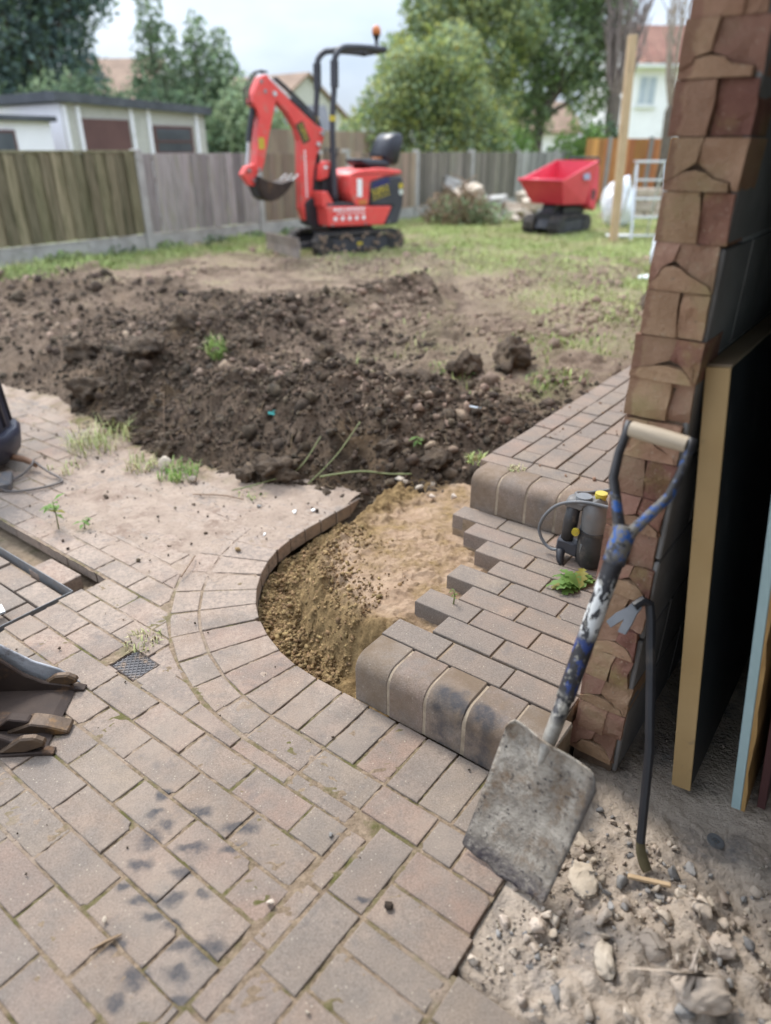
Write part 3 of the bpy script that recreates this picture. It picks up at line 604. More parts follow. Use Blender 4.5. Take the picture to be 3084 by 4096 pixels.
# curved ring of soldier blocks and a half-block ring outside it
def arc(r, t): return (CA+r*math.cos(t), CB+r*math.sin(t))
nr = 11
for i in range(nr):
    t0 = math.pi + i*(math.pi/2)/nr; t1 = math.pi + (i+1)*(math.pi/2)/nr
    lay([arc(RI, t0), arc(RI+.198, t0), arc(RI+.198, t1), arc(RI, t1)], patio)
    lay([arc(RI+.2, t0), arc(RI+.298, t0), arc(RI+.298, t1), arc(RI+.2, t1)], patio)
for i in range(6):
    b0 = CB + i*.1
    lay(rect(CA-RI-.198, CA-RI, b0, b0+.1), patio); lay(rect(CA-RI-.298, CA-RI-.2, b0, b0+.1), patio)
# straight soldier course and stretcher course below the step
x = CA
while x < -.05: lay(rect(x, min(x+.1, -.02), CB-RI-.198, CB-RI), patio); x += .1
x = CA; k = 0
while x < -.33: lay(rect(x, min(x+.2, -.28), CB-RI-.298, CB-RI-.2), patio); x += .2
lay(rect(-.28, -.19, -.49, -.393), patio); lay(rect(-.19, -.08, -.49, -.393), patio)
# column of stretchers towards the doorway, thin cut strip beside it, last blocks along the broken edge
bb = -.49
for i in range(7):
    lay(rect(-.382, -.282, bb-.2*(i+1), bb-.2*i), patio); lay(rect(-.436, -.386, bb-.16*(i+1)-.05, bb-.16*i-.05), patio)
for i in range(12):
    e = (-.078 + .016*math.sin(i*2.3)) if i < 2 else -.068; lay(rect(-.278, e, bb-.1*(i+1)-(.0 if i < 2 else -.025), bb-.1*i-(.0 if i < 2 else -.025)), patio) if i != 2 else lay(rect(-.278, -.07, -.765, -.692), patio)
for i in range(6):
    e = -.078 + .012; lay(rect(-.062, .135 + .015*math.sin(i*1.9), -.665-.1*(i+1), -.665-.1*i), patio)
# running bond field
rec = (-1.868, -.90, -.262)      # manhole recess: a < rec0 and rec1 < b < rec2
row = 0; b0 = 1.0 - .0985*1
rows_b = [-.245 + .0985*k for k in range(-14, 10)]
for ri, b0 in enumerate(rows_b):
    x = -4.75 + (.1 if ri % 2 else 0) + random.uniform(-.012, .012)
    while x < -.42:
        pl = rect(x, x+.2, b0, b0+.0985); x += .2
        c = (sum(p[0] for p in pl)/4, sum(p[1] for p in pl)/4)
        if c[1] > float(edge_b(c[0]))+.10: continue
        wx = W(c[0], c[1]); 
        if wx.y < .15 or abs(wx.x) > .62*wx.y*.9 + .95: continue            # outside every plausible view
        # ring / courses
        if c[1] > CB: 
            pl = clip(pl, -1, 0, -(CA-RI-.30))
        elif c[0] < CA+.06 and c[1] < CB:
            dx, dy = c[0]-CA, c[1]-CB; L = math.hypot(dx, dy)
            if L < RI+.2: 
                if L < RI+.14: continue
            dx /= L; dy /= L; pl = clip(pl, dx, dy, dx*CA+dy*CB+RI+.30)
            if c[0] > CA-.02: pl = clip(pl, 0, -1, .492)
        else: pl = clip(pl, 0, -1, .492)
        if len(pl) < 3: continue
        if max(p[0] for p in pl) > -.44: pl = clip(pl, -1, 0, .438)
        if len(pl) < 3: continue
        # the sunken cover
        if c[0] < rec[0]+.1 and rec[1] < c[1] < rec[2]:
            if max(p[0] for p in pl) < rec[0]+.02: continue
            pl = clip(pl, 1, 0, rec[0])
            if len(pl) < 3: continue
        # iron drain cover
        if -1.43 < c[0] < -1.20 and -.56 < c[1] < -.40:
            if c[0] > -1.36: continue
            pl = clip(pl, -1, 0, 1.415)
            if len(pl) < 3: continue
        lay(pl, patio)
# trim pieces round the iron cover
lay(rect(-1.413, -1.36, -.585, -.533), patio); lay(rect(-1.29, -1.20, -.53, -.41), patio)

# joint sand and trodden dust: one fine sheet that rises over the block faces where dust lies thick
ga = np.arange(-4.9, .17, .0105); gb = np.arange(-1.45, 1.3, .0105)
GA, GB = np.meshgrid(ga, gb); a_, b_ = GA.ravel(), GB.ravel()
def dust(a, b):
    n = fbm(a*3.2, b*3.2, 33, 5); n2 = fbm(a*14, b*14, 35, 4)
    c = np.exp(-((a+1.95)/.66)**2 - ((b-.18)/.40)**2)*1.05 + np.exp(-((a+1.75)/.30)**2 - ((b-.55)/.35)**2)*1.0 + np.exp(-((a+2.75)/.55)**2 - ((b-.25)/.33)**2)*.78
    c += .5*np.exp(-((a+1.75)/.18)**2 - ((b+.42)/.08)**2) + .25*sst(.6, .1, edge_b(a)-b)
    return c + (n-.5)*1.9 + (n2-.5)*.9
dd = dust(a_, b_)
z = -.0036 + (fbm(a_*40, b_*40, 50, 3)-.5)*.0085 + np.random.default_rng(4).uniform(-.0016, .0016, len(a_)) + .0050*sst(.35, 1.25, dd) + sst(.7, 1.2, dd)*(fbm(a_*11, b_*22, 52, 4)-.5)*.012
z = z + .020*sst(-.10, .06, b_-edge_b(a_))
z = np.where(dd > .8, z + .0012*np.sin(a_*330+np.sin(b_*60)*2), z)
Rr = np.hypot(a_-CA, b_-CB)
pit_in = ((Rr < RI+.006) & (b_ <= CB) & (a_ < CA)) | ((b_ > CB) & (a_ > CA-RI-.006)) | ((a_ >= CA) & (b_ > CB-RI-.006))
recm = (a_ < rec[0]+.004) & (b_ > rec[1]) & (b_ < rec[2])
drn = (a_ > -1.412) & (a_ < -1.292) & (b_ > -.532) & (b_ < -.414)
bad = pit_in | recm | drn | (a_ > np.where(b_ < -.665, .13, -.075) + .03*(fbm(a_*9, b_*9, 3, 3)-.5))
f = grid_faces(len(ga), len(gb)); f = f[~bad[f].any(1)]
X, Y = OX+.8*a_+.6*b_, OY-.6*a_+.8*b_
vis = (np.abs(X) < .75*Y*1.0+.9) & (Y > .1); f = f[vis[f].all(1)]
v2, f2, u = prune(np.stack([X, Y, z], 1), f)
def dust_material():
    m, nt, b = newmat('joint_sand_and_dust'); P = pos(nt)
    at = node(nt, 'ShaderNodeAttribute', attribute_name='mask').outputs['Fac']
    j = ramp(nt, noise(nt, P, 60, 7, .75), .32, .68, (.13, .090, .058), (.35, .262, .180))
    j = mixc(nt, ramp(nt, noise(nt, P, 7, 6, .7), .48, .62), j, (.115, .105, .038))
    d = ramp(nt, noise(nt, P, 8, 7, .68), .3, .7, (.275, .208, .160), (.39, .305, .238))
    d = mixc(nt, ramp(nt, noise(nt, P, 55, 6, .75), .56, .68), d, (.16, .115, .085))
    d = mixc(nt, ramp(nt, noise(nt, P, 5, 6, .7), .52, .66), d, (.23, .165, .125))
    nt.links.new(mixc(nt, at, j, d), b.inputs['Base Color']); b.inputs['Roughness'].default_value = .95; b.inputs['Specular IOR Level'].default_value = .2
    bump(nt, b, noise(nt, P, 130, 6, .7), .8, .008); return m
me = mesh_np('joint_sand', v2, f2, dust_material(), True)
ca = me.color_attributes.new('mask', 'FLOAT_COLOR', 'POINT'); q = sst(.15, .75, dd)
ca.data.foreach_set('color', np.stack([q, q, q, np.ones_like(q)], 1)[u].astype(np.float32).ravel())
link('joint_sand', me, kind='stuff', label='sand in the paving joints and pinkish dust trodden over the blocks')

# small grit lying on the paving
r = np.random.default_rng(12); n = 7500
a = r.uniform(-4, -.1, n); b = r.uniform(-1.4, .9, n); w_ = dust(a, b); keep = (r.uniform(0, 1, n) < np.clip(.05+.6*sst(.2, .9, w_)*sst(.42, .60, fbm(a*6, b*13, 140, 4))+.8*sst(.5, .03, edge_b(a)-b)*sst(.4, .55, fbm(a*5, b*5, 141, 3)), 0, 1)) & (b < edge_b(a)) & ~((np.hypot(a-CA, b-CB) < RI) | ((a > CA) & (b > -.2)) | ((b > CB) & (a > -1.52)) | ((a < rec[0]) & (b < rec[2])))
a, b = a[keep], b[keep]; S = r.lognormal(-6.05, .6, len(a)).clip(.001, .014)
P = np.stack([OX+.8*a+.6*b, OY-.6*a+.8*b, .004+S*.4], 1); dk = r.uniform(0, 1, len(a)) < .72
link('soil_grit', scatter_mesh('soil_grit', PEB0, P[dk], S[dk], M['clod'], 21), kind='stuff', label='crumbs of dark soil dropped on the paving')
link('sand_grit', scatter_mesh('sand_grit', HUL, P[~dk], S[~dk]*.8, M['stone_l'], 22), kind='stuff', label='pale grit scattered on the paving')

# sub-base under everything paved
sub = MB(); sub.box(-4.9, .0, -1.8, .2, -.20, -.105); sub.build('paving_base', M['joint'], None, kind='structure', loc=W(0, 0, 0), rot=(0, 0, PH))

# ------------------------------------------------------------------ sand pit where the step was taken out
ga = np.arange(-1.535, -.42, .005); gb = np.arange(-.21, 1.18, .005)
GA, GB = np.meshgrid(ga, gb); a_, b_ = GA.ravel(), GB.ravel()
# distance inside the old step curve
d_in = np.where(b_ > CB, a_-(CA-RI), np.where(a_ < CA, RI-np.hypot(a_-CA, b_-CB), b_-(CB-RI)))
wob = (fbm(a_*6, b_*6, 4, 4)-.5)
top = .095 - .06*sst(.35, 1.05, b_)
trench = .18 + .05*wob - .12*sst(.45, .95, b_)
z = -.085 + (top+.085)*sst(trench-.055, trench+.055, d_in + .05*wob)
z = z + (fbm(a_*20, b_*20, 9, 5)-.5)*.050*(1-.6*sst(.22, .34, d_in)) + (np.abs(fbm(a_*52, b_*52, 10, 4)-.5))*.030*(1-.75*sst(.2, .32, d_in))
# boot and tyre prints: short criss-cross ridges
ph = np.where(fbm(a_*7, b_*7, 70, 2) > .5, a_*.8+b_*.6, a_*.5-b_*.85)
z = z + sst(.24, .36, d_in)*.0016*np.tanh(3*np.sin(ph*230 + 9*fbm(a_*14, b_*14, 71, 3)))*sst(.46, .56, fbm(a_*24, b_*24, 72, 2))
face = sst(.02, .12, d_in)*(1-sst(.26, .36, d_in))
z = z + face*(lumps(a_*13, b_*13, 250)*.040 + lumps(a_*30, b_*30, 251)*.022 - .016) + (1-face)*(lumps(a_*14, b_*14, 252)*.014 + lumps(a_*34, b_*34, 253)*.010 + lumps(a_*70, b_*70, 255)*.006)*sst(.40, .6, fbm(a_*5, b_*5, 254, 3))
z = np.where(b_ > .95, z + .015*sst(.95, 1.15, b_), z)
z = np.minimum(z, .118 + 0*z); 
f = grid_faces(len(ga), len(gb)); f = f[(d_in[f] > -.004).all(1)]
v2, f2, u = prune(np.stack([OX+.8*a_+.6*b_, OY-.6*a_+.8*b_, z], 1), f)
def sand_material():
    m, nt, b = newmat('yellow_building_sand'); P = pos(nt)
    at = node(nt, 'ShaderNodeAttribute', attribute_name='mask').outputs['Fac']
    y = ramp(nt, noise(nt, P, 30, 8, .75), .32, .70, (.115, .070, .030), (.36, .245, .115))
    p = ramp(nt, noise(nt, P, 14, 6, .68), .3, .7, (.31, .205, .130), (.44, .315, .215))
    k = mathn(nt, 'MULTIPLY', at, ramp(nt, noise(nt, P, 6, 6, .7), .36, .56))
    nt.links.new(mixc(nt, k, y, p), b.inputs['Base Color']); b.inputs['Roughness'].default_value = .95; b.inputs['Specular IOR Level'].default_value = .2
    bump(nt, b, noise(nt, P, 150, 6, .75), .9, .008); return m
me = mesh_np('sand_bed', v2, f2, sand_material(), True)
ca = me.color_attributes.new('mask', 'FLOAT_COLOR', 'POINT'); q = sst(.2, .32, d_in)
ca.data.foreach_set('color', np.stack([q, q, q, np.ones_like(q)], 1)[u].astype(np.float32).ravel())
link('sand_bed', me, kind='structure')
def zsand(a, b): return -.06
r = np.random.default_rng(31); n = 9000; t = r.uniform(math.pi*.98, math.pi*1.5, n); rr = RI-.01-np.abs(r.normal(0, .15, n)); a = CA+rr*np.cos(t)+.0; b = CB+rr*np.sin(t)
ia = np.clip(((a-ga[0])/.005).astype(int), 0, len(ga)-1); ib = np.clip(((b-gb[0])/.005).astype(int), 0, len(gb)-1); zz = z.reshape(len(gb), len(ga))[ib, ia]
S = r.lognormal(-5.65, .6, n).clip(.0014, .014); P = np.stack([OX+.8*a+.6*b, OY-.6*a+.8*b, zz+S*.3], 1)
M['sandlump'] = mk('sand_lump', (.14, .086, .038), (.31, .208, .098), 20, .95, .8, 120, .006, island=.3)
link('sand_crumbs', scatter_mesh('sand_crumbs', HUL, P, S, M['sandlump'], 41), kind='stuff', label='crumbled damp yellow sand along the pit edge')

# ------------------------------------------------------------------ steps and path
steps = empty('garden_steps', W(0, 0, 0), PH, kind='structure')
def kerb_mesh(L, D=.127, H=.155, rad=.048):
    pts = [(0, 0), (0, H-rad)] + [(rad-rad*math.cos(t), H-rad+rad*math.sin(t)) for t in [math.pi/2*k/6 for k in range(1, 7)]] + [(D, H), (D, 0)]
    m = MB(); m.prism(pts, 0, L, 'x')
    es = [e for e in m.bm.edges if abs((e.verts[0].co.x-e.verts[1].co.x)) < 1e-5]
    bmesh.ops.bevel(m.bm, geom=es, offset=.0035, segments=1, affect='EDGES')
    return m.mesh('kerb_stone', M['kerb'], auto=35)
km = kerb_mesh(.1160)
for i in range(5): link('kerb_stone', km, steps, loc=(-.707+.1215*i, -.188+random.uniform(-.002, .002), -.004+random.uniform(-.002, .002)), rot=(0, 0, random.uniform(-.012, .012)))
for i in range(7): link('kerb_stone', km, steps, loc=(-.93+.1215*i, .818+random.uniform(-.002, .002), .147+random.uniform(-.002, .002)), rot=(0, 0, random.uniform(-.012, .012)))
def filler(a0, a1, b0, z0, rad=.048, H=.152):
    o = .0018; pts = [(b0+o, z0), (b0+o, z0+H-rad)] + [(b0+rad-(rad-o)*math.cos(t), z0+H-rad+(rad-o)*math.sin(t)) for t in [math.pi/2*k/6 for k in range(1, 7)]] + [(b0+.124, z0+H-o), (b0+.124, z0)]
    MB().prism(pts, a0, a1, 'x').build('mortar_joint', M['kerb_joint'], steps, auto=35)
M['kerb_joint'] = mk('kerb_mortar', (.26, .20, .14), (.40, .32, .23), 30, .95, .7, 120, .004, dirt=(.12, .09, .06), dirt_sc=12)
filler(-.703, -.105, -.188, -.004); filler(-.926, -.13, .818, .147)
starts = [-.715, -.60, -.73, -.625, -.73, -.63, -.735, -.84, -.95]
for i, a0 in enumerate(starts):
    b0 = -.055 + .0965*i; x = a0
    first = .2 if abs(a0+.715) < .03 or i >= 6 or i in (4,) else .2
    while x < -.13:
        x1 = x + first if x == a0 else x + .2
        if x1 > -.20: x1 = -.128
        lay(rect(x, min(x1, -.128), b0, b0+.0965), steps, .150, M['step_paver'], tilt=.004, jit=.0012); x = x1
mb = MB()
for i, a0 in enumerate(starts): mb.box(a0+.006, -.13, -.053+.0965*i, .0425+.0965*i, -.08, .092)
for i, a0 in enumerate(starts): mb.box(a0+.05, -.13, -.051+.0965*i, .0405+.0965*i, .092, .1435)
mb.build('step_bedding', M['joint'], steps)
# mortar joints between the kerb stones
path = empty('garden_path', W(0, 0, 0), PH, kind='structure')
b0 = .948
for i in range(4): lay(rect(-.97+.2*i+.0, -.97+.2*(i+1), b0, b0+.0965), path, .301, M['step_paver'])
cols_a = [-.97, -.872, -.774, -.676, -.578, -.48, -.382, -.284, -.186]
for ci in range(8):
    y = b0+.0985 + (.1 if ci % 2 else 0)
    if ci % 2: lay(rect(cols_a[ci], cols_a[ci]+.0965, b0+.0985, y), path, .301, M['step_paver'])
    while y < 4.6:
        lay(rect(cols_a[ci], cols_a[ci]+.0965, y, y+.2), path, .301, M['step_paver'], tilt=.008); y += .2
mb = MB(); mb.box(-.955, -.12, .95, 4.75, -.05, .292); mb.build('path_bedding', M['joint'], path)
# crumbs of earth on the path
r = np.random.default_rng(61); n = 700; a = r.uniform(-.97, -.2, n); b = r.uniform(.95, 4.4, n); cl = fbm(a*5, b*5, 88, 4); k = r.uniform(0, 1, n) < sst(.48, .66, cl)+.05
a, b = a[k], b[k]; S = r.lognormal(-5.4, .5, len(a)).clip(.002, .014)
link('path_crumbs', scatter_mesh('path_crumbs', PEB0, np.stack([OX+.8*a+.6*b, OY-.6*a+.8*b, .303+S*.3], 1), S, mk('earth_crumb', (.15, .09, .055), (.26, .165, .10), 20, .95, .5, 90, .005, island=.3), 62), kind='stuff', label='crumbs of reddish earth on the garden path')

# ------------------------------------------------------------------ sunken cover in the paving, drain cover
cov = empty('recessed_cover', W(-1.88, -.37, 0), PH, label='steel framed sunken cover with blocks set into it at left paving edge', cat='manhole cover')
def lbar(x0, x1, y0, y1, z0, z1): return MB().box(x0, x1, y0, y1, z0, z1, .0015)
lbar(-1.5, 0, -.004, .0, -.055, -.001).build('frame_bar', M['galv'], cov)
lbar(-.004, .0, -.53, -.005, -.055, -.001).build('frame_bar', M['galv'], cov)
MB().box(-1.5, -.006, -.53, -.007, -.110, -.100).build('tray', M['joint'], cov)
# lifting strip lying over the frame corner at lower left
for i in range(4):
    for j in range(8):
        x1 = -.012 - .205*j - (.1 if i % 2 else 0); 
        if x1 > -.01: continue
        o = lay(rect(x1-.2, x1, -.115-.1*i, -.018-.1*i), cov, -.030, M['paver'], tilt=.012, jit=.004)
    if i % 2: lay(rect(-.108, -.012, -.115-.1*i, -.018-.1*i), cov, -.030, M['paver'])
MB().box(-2.4, .02, .001, .108, -.10, -.085).build('dirt_bed', M['ground'] if False else M['joint'], cov)
st = MB().box(-.03, .025, -.36, .0, 0, .009, .001)
st.build('metal_strip', M['alu'], None, loc=W(-1.955, -.585, .004), rot=(0, 0, PH+R(-15)), label='short aluminium strip lying across the sunken cover frame', cat='metal strip')
o = MB().box(-.1, .1, -.048, .048, -.06, 0, .003).build('paver', M['paver'], None, loc=W(-2.09, -.325, -.022), rot=(.0, .02, PH+.03)); tag(o, 'loose block wedged in the slot beside the steel cover frame', 'paving block')
dr = empty('drain_cover', W(-1.352, -.473, -.004), PH, label='small square iron drain cover with diamond pattern set in the paving', cat='drain cover')
MB().box(-.058, .058, -.056, .056, -.03, -.004, .002).build('plate', M['drain'], dr)
rb = MB()
for i in range(-6, 7):
    for sg in (-1, 1):
        c0 = i*.018; p = []
        for x in (-.056, .056):
            y = c0 + sg*x; p.append((x, y))
        (xa, ya), (xb, yb) = p
        def cl(x, y, x2, y2):
            L = .054
            if abs(y) > L: t = (math.copysign(L, y)-y)/(y2-y) if y2 != y else 2; return (x+(x2-x)*t, math.copysign(L, y)) if 0 <= t <= 1 else None
            return (x, y)
        q0, q1 = cl(xa, ya, xb, yb), cl(xb, yb, xa, ya)
        if q0 and q1 and (Vector(q0)-Vector(q1)).length > .01: rb.tube([(q0[0], q0[1], -.003), (q1[0], q1[1], -.003)], .0022, 5)
rb.build('tread_ribs', M['drain'], dr)
for (x0, x1, y0, y1) in ((-.062, -.058, -.06, .06), (.058, .062, -.06, .06), (-.058, .058, .056, .06), (-.058, .058, -.06, -.056)): MB().box(x0, x1, y0, y1, -.03, -.001).build('frame_bar', M['rust'], dr)

# ------------------------------------------------------------------ garage: brick wall end, block inner face, room
gar = empty('garage', W(0, 0, 0), PH, label='brick garage with a broken open wall end and dark block lined inside', cat='garage')
def stone(poly, front, depth, mat, seed, amp=.007, name='brick', cuts=3):
    bm = bmesh.new(); A = [bm.verts.new((x, front, z)) for x, z in poly]; fc = bm.faces.new(A)
    if fc.normal.y > 0 or True: bmesh.ops.recalc_face_normals(bm, faces=[fc])
    r = bmesh.ops.extrude_face_region(bm, geom=[fc]); vs = [g for g in r['geom'] if isinstance(g, bmesh.types.BMVert)]
    for v in vs: v.co.y += depth
    bmesh.ops.triangulate(bm, faces=[f_ for f_ in bm.faces if len(f_.verts) > 4])
    bmesh.ops.subdivide_edges(bm, edges=bm.edges[:], cuts=cuts, use_grid_fill=True, smooth=0)
    cx = sum(p[0] for p in poly)/len(poly); cz = sum(p[1] for p in poly)/len(poly)
    co = np.array([v.co[:] for v in bm.verts]); s = seed*3.7
    n1 = (np.abs(fbm(co[:, 0]*15+s, co[:, 2]*15+co[:, 1]*9, seed, 3)-.5)-.16)*1.5; n2 = fbm(co[:, 0]*45+co[:, 1]*30, co[:, 2]*45+s, seed+3, 3)-.5; n3 = fbm(co[:, 2]*30+s, co[:, 1]*30+co[:, 0]*14, seed+9, 3)-.5
    for i, v in enumerate(bm.verts):
        k = 1.0 if v.co.y < front+depth*.4 else .2
        edge = min(1.0, 1.35*max(abs(v.co.x-cx)/.06, abs(v.co.z-cz)/.045))
        v.co.y += k*(n1[i]*amp*3.2 + n2[i]*amp*.9 + edge**6*.0022); v.co.x += n3[i]*amp*.28; v.co.z += n2[i]*amp*.18
    bmesh.ops.recalc_face_normals(bm, faces=bm.faces[:])
    me = bpy.data.meshes.new(name); bm.to_mesh(me); bm.free(); me.materials.append(mat)
    for p in me.polygons: p.use_smooth = True
    me.set_sharp_from_angle(angle=R(22))
    return link(name, me, gar)
rs = random.Random(4)
k = 0
for i in range(12):
    zj = .013 + .168*i
    j = lambda s=.006: rs.uniform(-s, s)
    L = -.124+j(.0065); Rr = -.006+j(.008)
    mid = -.055+j(.012); zt = zj-.083+j(.003)
    left_m = M[['brick_tan', 'brick_tan', 'brick_pink'][rs.randrange(3)]]; right_m = M[['brick_dark', 'brick_tan', 'brick_pink', 'brick_dark'][rs.randrange(4)]]
    if zj > .05:
        # tall course: face block and rough broken core block
        stone([(L, zt+.001), (mid-.001+j(), zt+.001), (mid-.001+j(), zj-.03), (mid-.001+j(), zj-.001), (L+j(.002), zj-.001)], -.002+j(.0018), .13, left_m, 10*i+1, .0035)
        stone([(mid, zt+.001), (Rr, zt+.002+j(.002)), (Rr-.003+j(), zj-.04), (Rr+j(), zj-.002), (mid, zj-.001)], .006+j(.004), .12, right_m, 10*i+2, .0075)
    # split course: arched lower piece with a dark void over it and a notched piece above
    zt2 = zj + .0005; zb = zj+.084; apx = -.069+j(.014)
    ah = .036+j(.008); vw = .020+j(.007); vh = .009+j(.004)
    stone([(L, zt2), (-.010+j(), zt2), (-.016, zt2+.014), (apx+vw+.012, zt2+ah-.012), (apx+vw, zt2+ah-.003), (apx, zt2+ah+.001), (apx-vw, zt2+ah-.002), (-.108, zt2+.020), (L, zt2+.012)], -.0015+j(.0016), .13, M['brick_tan'], 10*i+3, .0035)
    pm = M[['brick_pink', 'brick_pink', 'brick_tan'][rs.randrange(3)]]
    stone([(L, zt2+.0125), (-.109, zt2+.021), (apx-vw-.002, zt2+ah-.001), (apx, zt2+ah+vh), (apx+.006, zb-.001), (L+j(.002), zb-.001)], -.002+j(.0018), .13, pm, 10*i+4, .0035)
    stone([(apx+.001, zt2+ah+vh), (apx+vw+.002, zt2+ah-.002), (apx+vw+.014, zt2+ah-.011), (-.014, zt2+.015), (-.008, zt2+.001), (Rr, zt2+.002), (Rr+j(.004), zb-.002), (apx+.007, zb-.001)], .003+j(.004), .13, M[['brick_pink', 'brick_dark', 'brick_pink', 'brick_tan'][rs.randrange(4)]], 10*i+5, .0075)
# wall body and outer brick face
MB().box(-.116, -.012, .015, 5.2, -.12, 2.35).build('wall_core', M['mortar'], gar)
wb = bpy.data.meshes.new('b'); 
bmesh_b = MB().box(-.102, .102, -.012, .02, -.03, .03, .003).mesh('facing_brick', M['brick_tan'])
for cz in range(26):
    for cb in range(7):
        y = .24 + .218*cb + (.109 if cz % 2 else 0)
        link('facing_brick', bmesh_b, gar, loc=(-.108, y, .06+.0745*cz), rot=(0, 0, R(90)))
MB().box(-.0115, -.0035, .15, 4.3, -.1, 2.3).build('bed_joints', mk('pale_mortar', (.34, .33, .32), (.44, .43, .42), 20, .95, .5, 90, .003), gar)
MB().box(-.126, -.119, 1.7, 5.2, -.12, 2.35).build('outer_wall', M['brick_tan'], gar)
# inner face: grey blocks, each laid piece with its joint
bl = MB().box(-.012, .0, .004, .432, .004, .211, .003).mesh('block', M['block'])
for cz in range(11):
    y0 = .010 - (.22 if cz % 2 else 0)
    for cb in range(10):
        y = y0 + .44*cb
        if y < 0:
            m_ = MB().box(-.012, .0, .012, y+.432, .004, .211, .003).mesh('block', M['block']); link('block', m_, gar, loc=(0, 0, -.02+.215*cz)); continue
        if y > 4: break
        link('block', bl, gar, loc=(0, y, -.02+.215*cz))
MB().box(-.13, 3.4, 4.4, 4.55, -.12, 2.35).build('back_wall', M['block'], gar)
MB().box(3.4, 3.55, -3.2, 4.55, -.12, 2.35).build('side_wall', M['block'], gar)
MB().box(2.6, 3.4, -3.35, -3.2, -.12, 2.35).build('rear_wall', M['block'], gar)
MB().box(-.13, 2.6, -3.35, -3.2, 2.1, 2.35).build('rear_lintel', M['block'], gar)  # unseen rear wall left open below this, to let more light inside
MB().box(-.125, 0, -3.2, -2.6, -.12, 2.35).build('side_pier', M['block'], gar)
MB().box(-.12, 0, -2.6, .02, 2.12, 2.35).build('lintel', M['block'], gar)
MB().box(-.3, 3.6, -3.4, 4.6, 2.355, 2.5).build('roof', M['ceiling'], gar)
# floor
MB().box(0, 3.4, -3.2, 4.4, -.25, -.06).build('floor_slab', M['rubble'], gar)
ga = np.arange(-.16, 1.3, .0065); gb = np.arange(-1.3, .62, .0065); GA, GB = np.meshgrid(ga, gb); a_, b_ = GA.ravel(), GB.ravel()
z = -.012 + (fbm(a_*5, b_*5, 5, 4)-.5)*.05 + (fbm(a_*15, b_*15, 6, 5)-.5)*.038*sst(.1, -.35, b_) + np.abs(fbm(a_*55, b_*55, 7, 3)-.5)*.010 + sst(-.06, -.36, b_)*(lumps(a_*9, b_*9, 240)*.026 + lumps(a_*19, b_*19, 241)*.022)*sst(-.10, .12, a_) + sst(.2, -.3, b_)*lumps(a_*42, b_*42, 242)*.014 - .016
z = z*(1-.7*sst(-.05, .25, b_)) - .045*sst(-.06, -.15, a_)*sst(-.15, -.3, b_)
z = z*(1-.75*sst(.10, -.04, a_)*sst(-.3, -.42, b_)) - .004
z = np.where((b_ < -.655), np.minimum(z, -.03 + .03*sst(.115, .165, a_ + .02*(fbm(a_*30, b_*30, 260, 2)-.5)) + 9*sst(.16, .20, a_)), z)
f = grid_faces(len(ga), len(gb)); f = f[~((a_[f].min(1) < -.10) & (b_[f].max(1) > -.19))]
v2, f2, u = prune(np.stack([OX+.8*a_+.6*b_, OY-.6*a_+.8*b_, z], 1), f)
link('rubble_floor', mesh_np('rubble_floor', v2, f2, M['rubble'], True), kind='structure')
def zrub(a, b): 
    i = int(np.clip((a-ga[0])/.0065, 0, len(ga)-1)); j_ = int(np.clip((b-gb[0])/.0065, 0, len(gb)-1)); return float(z.reshape(len(gb), len(ga))[j_, i])
# rubble stones as things: the big ones placed, the rest scattered
KN = [(.052, -.330, .056, 'l', 'large flat lump of mortar tucked under the shovel blade edge', .45), (.325, -.425, .056, 'l', 'largest pale smooth stone at the bottom right corner', .6), (.161, -.473, .037, 'l', 'whitish lump at the bottom edge left of the largest stone', .6), (.225, -.395, .044, 'l', 'broad whitish lump in the middle of the rubble', .55), (.335, -.297, .034, 'l', 'pinkish lump with an ochre chip near the right edge', .6),
      (.282, -.250, .026, 'l', 'square edged mortar piece right of the crowbar foot', .7), (.021, -.490, .020, 'l', 'cream stone below the shovel corner, largest of its little group', .75), (-.040, -.519, .017, 'l', 'cream stone nearest the broken paving edge below the shovel', .75), (.003, -.556, .014, 'l', 'pointed cream stone between the paving edge and the grey stone', .8), (.033, -.524, .013, 'l', 'small rounded stone behind the grey stone', .8), (.001, -.603, .011, 'l', 'buff stone at the bottom beside the paving edge', .8),
      (.044, -.556, .014, 'g', 'blue grey flat stone in the rubble by the paving', .5), (.077, -.398, .015, 'l', 'cream stone against the flat mortar lump', .8), (.089, -.348, .013, 'l', 'thin chip at the right end of the flat mortar lump', .6), (.207, -.184, .011, 'l', 'round cream pebble by the crowbar foot', .85), (.202, -.258, .014, 'g', 'grey stone below the wooden splinter', .7), (.241, -.240, .018, 'l', 'buff stone below the right end of the wooden splinter', .7), (.310, -.410, .018, 'l', 'knobbly stone on top of the largest pale stone', .8), (.354, -.207, .015, 'l', 'tan stone near the right edge of the rubble', .7)]
for i, (a0, b0, s, t, lab, sq) in enumerate(KN):
    s *= 1.08; v, f = hull(300+i, 16, sq*1.15, .26, 2)
    link('rubble_stone', mesh_np('rubble_stone', v*s, f, M['stone_l' if t == 'l' else 'stone_g']), loc=W(a0, b0, zrub(a0, b0)+s*sq*.35), rot=(0, 0, i*.9), label=lab, cat='stone', group='bigger stones in the doorway rubble')
r = np.random.default_rng(71); ms = [mesh_np('rubble_stone', *hull(400+i, 12, .75, .12, 1), M['stone_l' if i % 3 else 'stone_g'], False) for i in range(8)]
cnt = 0
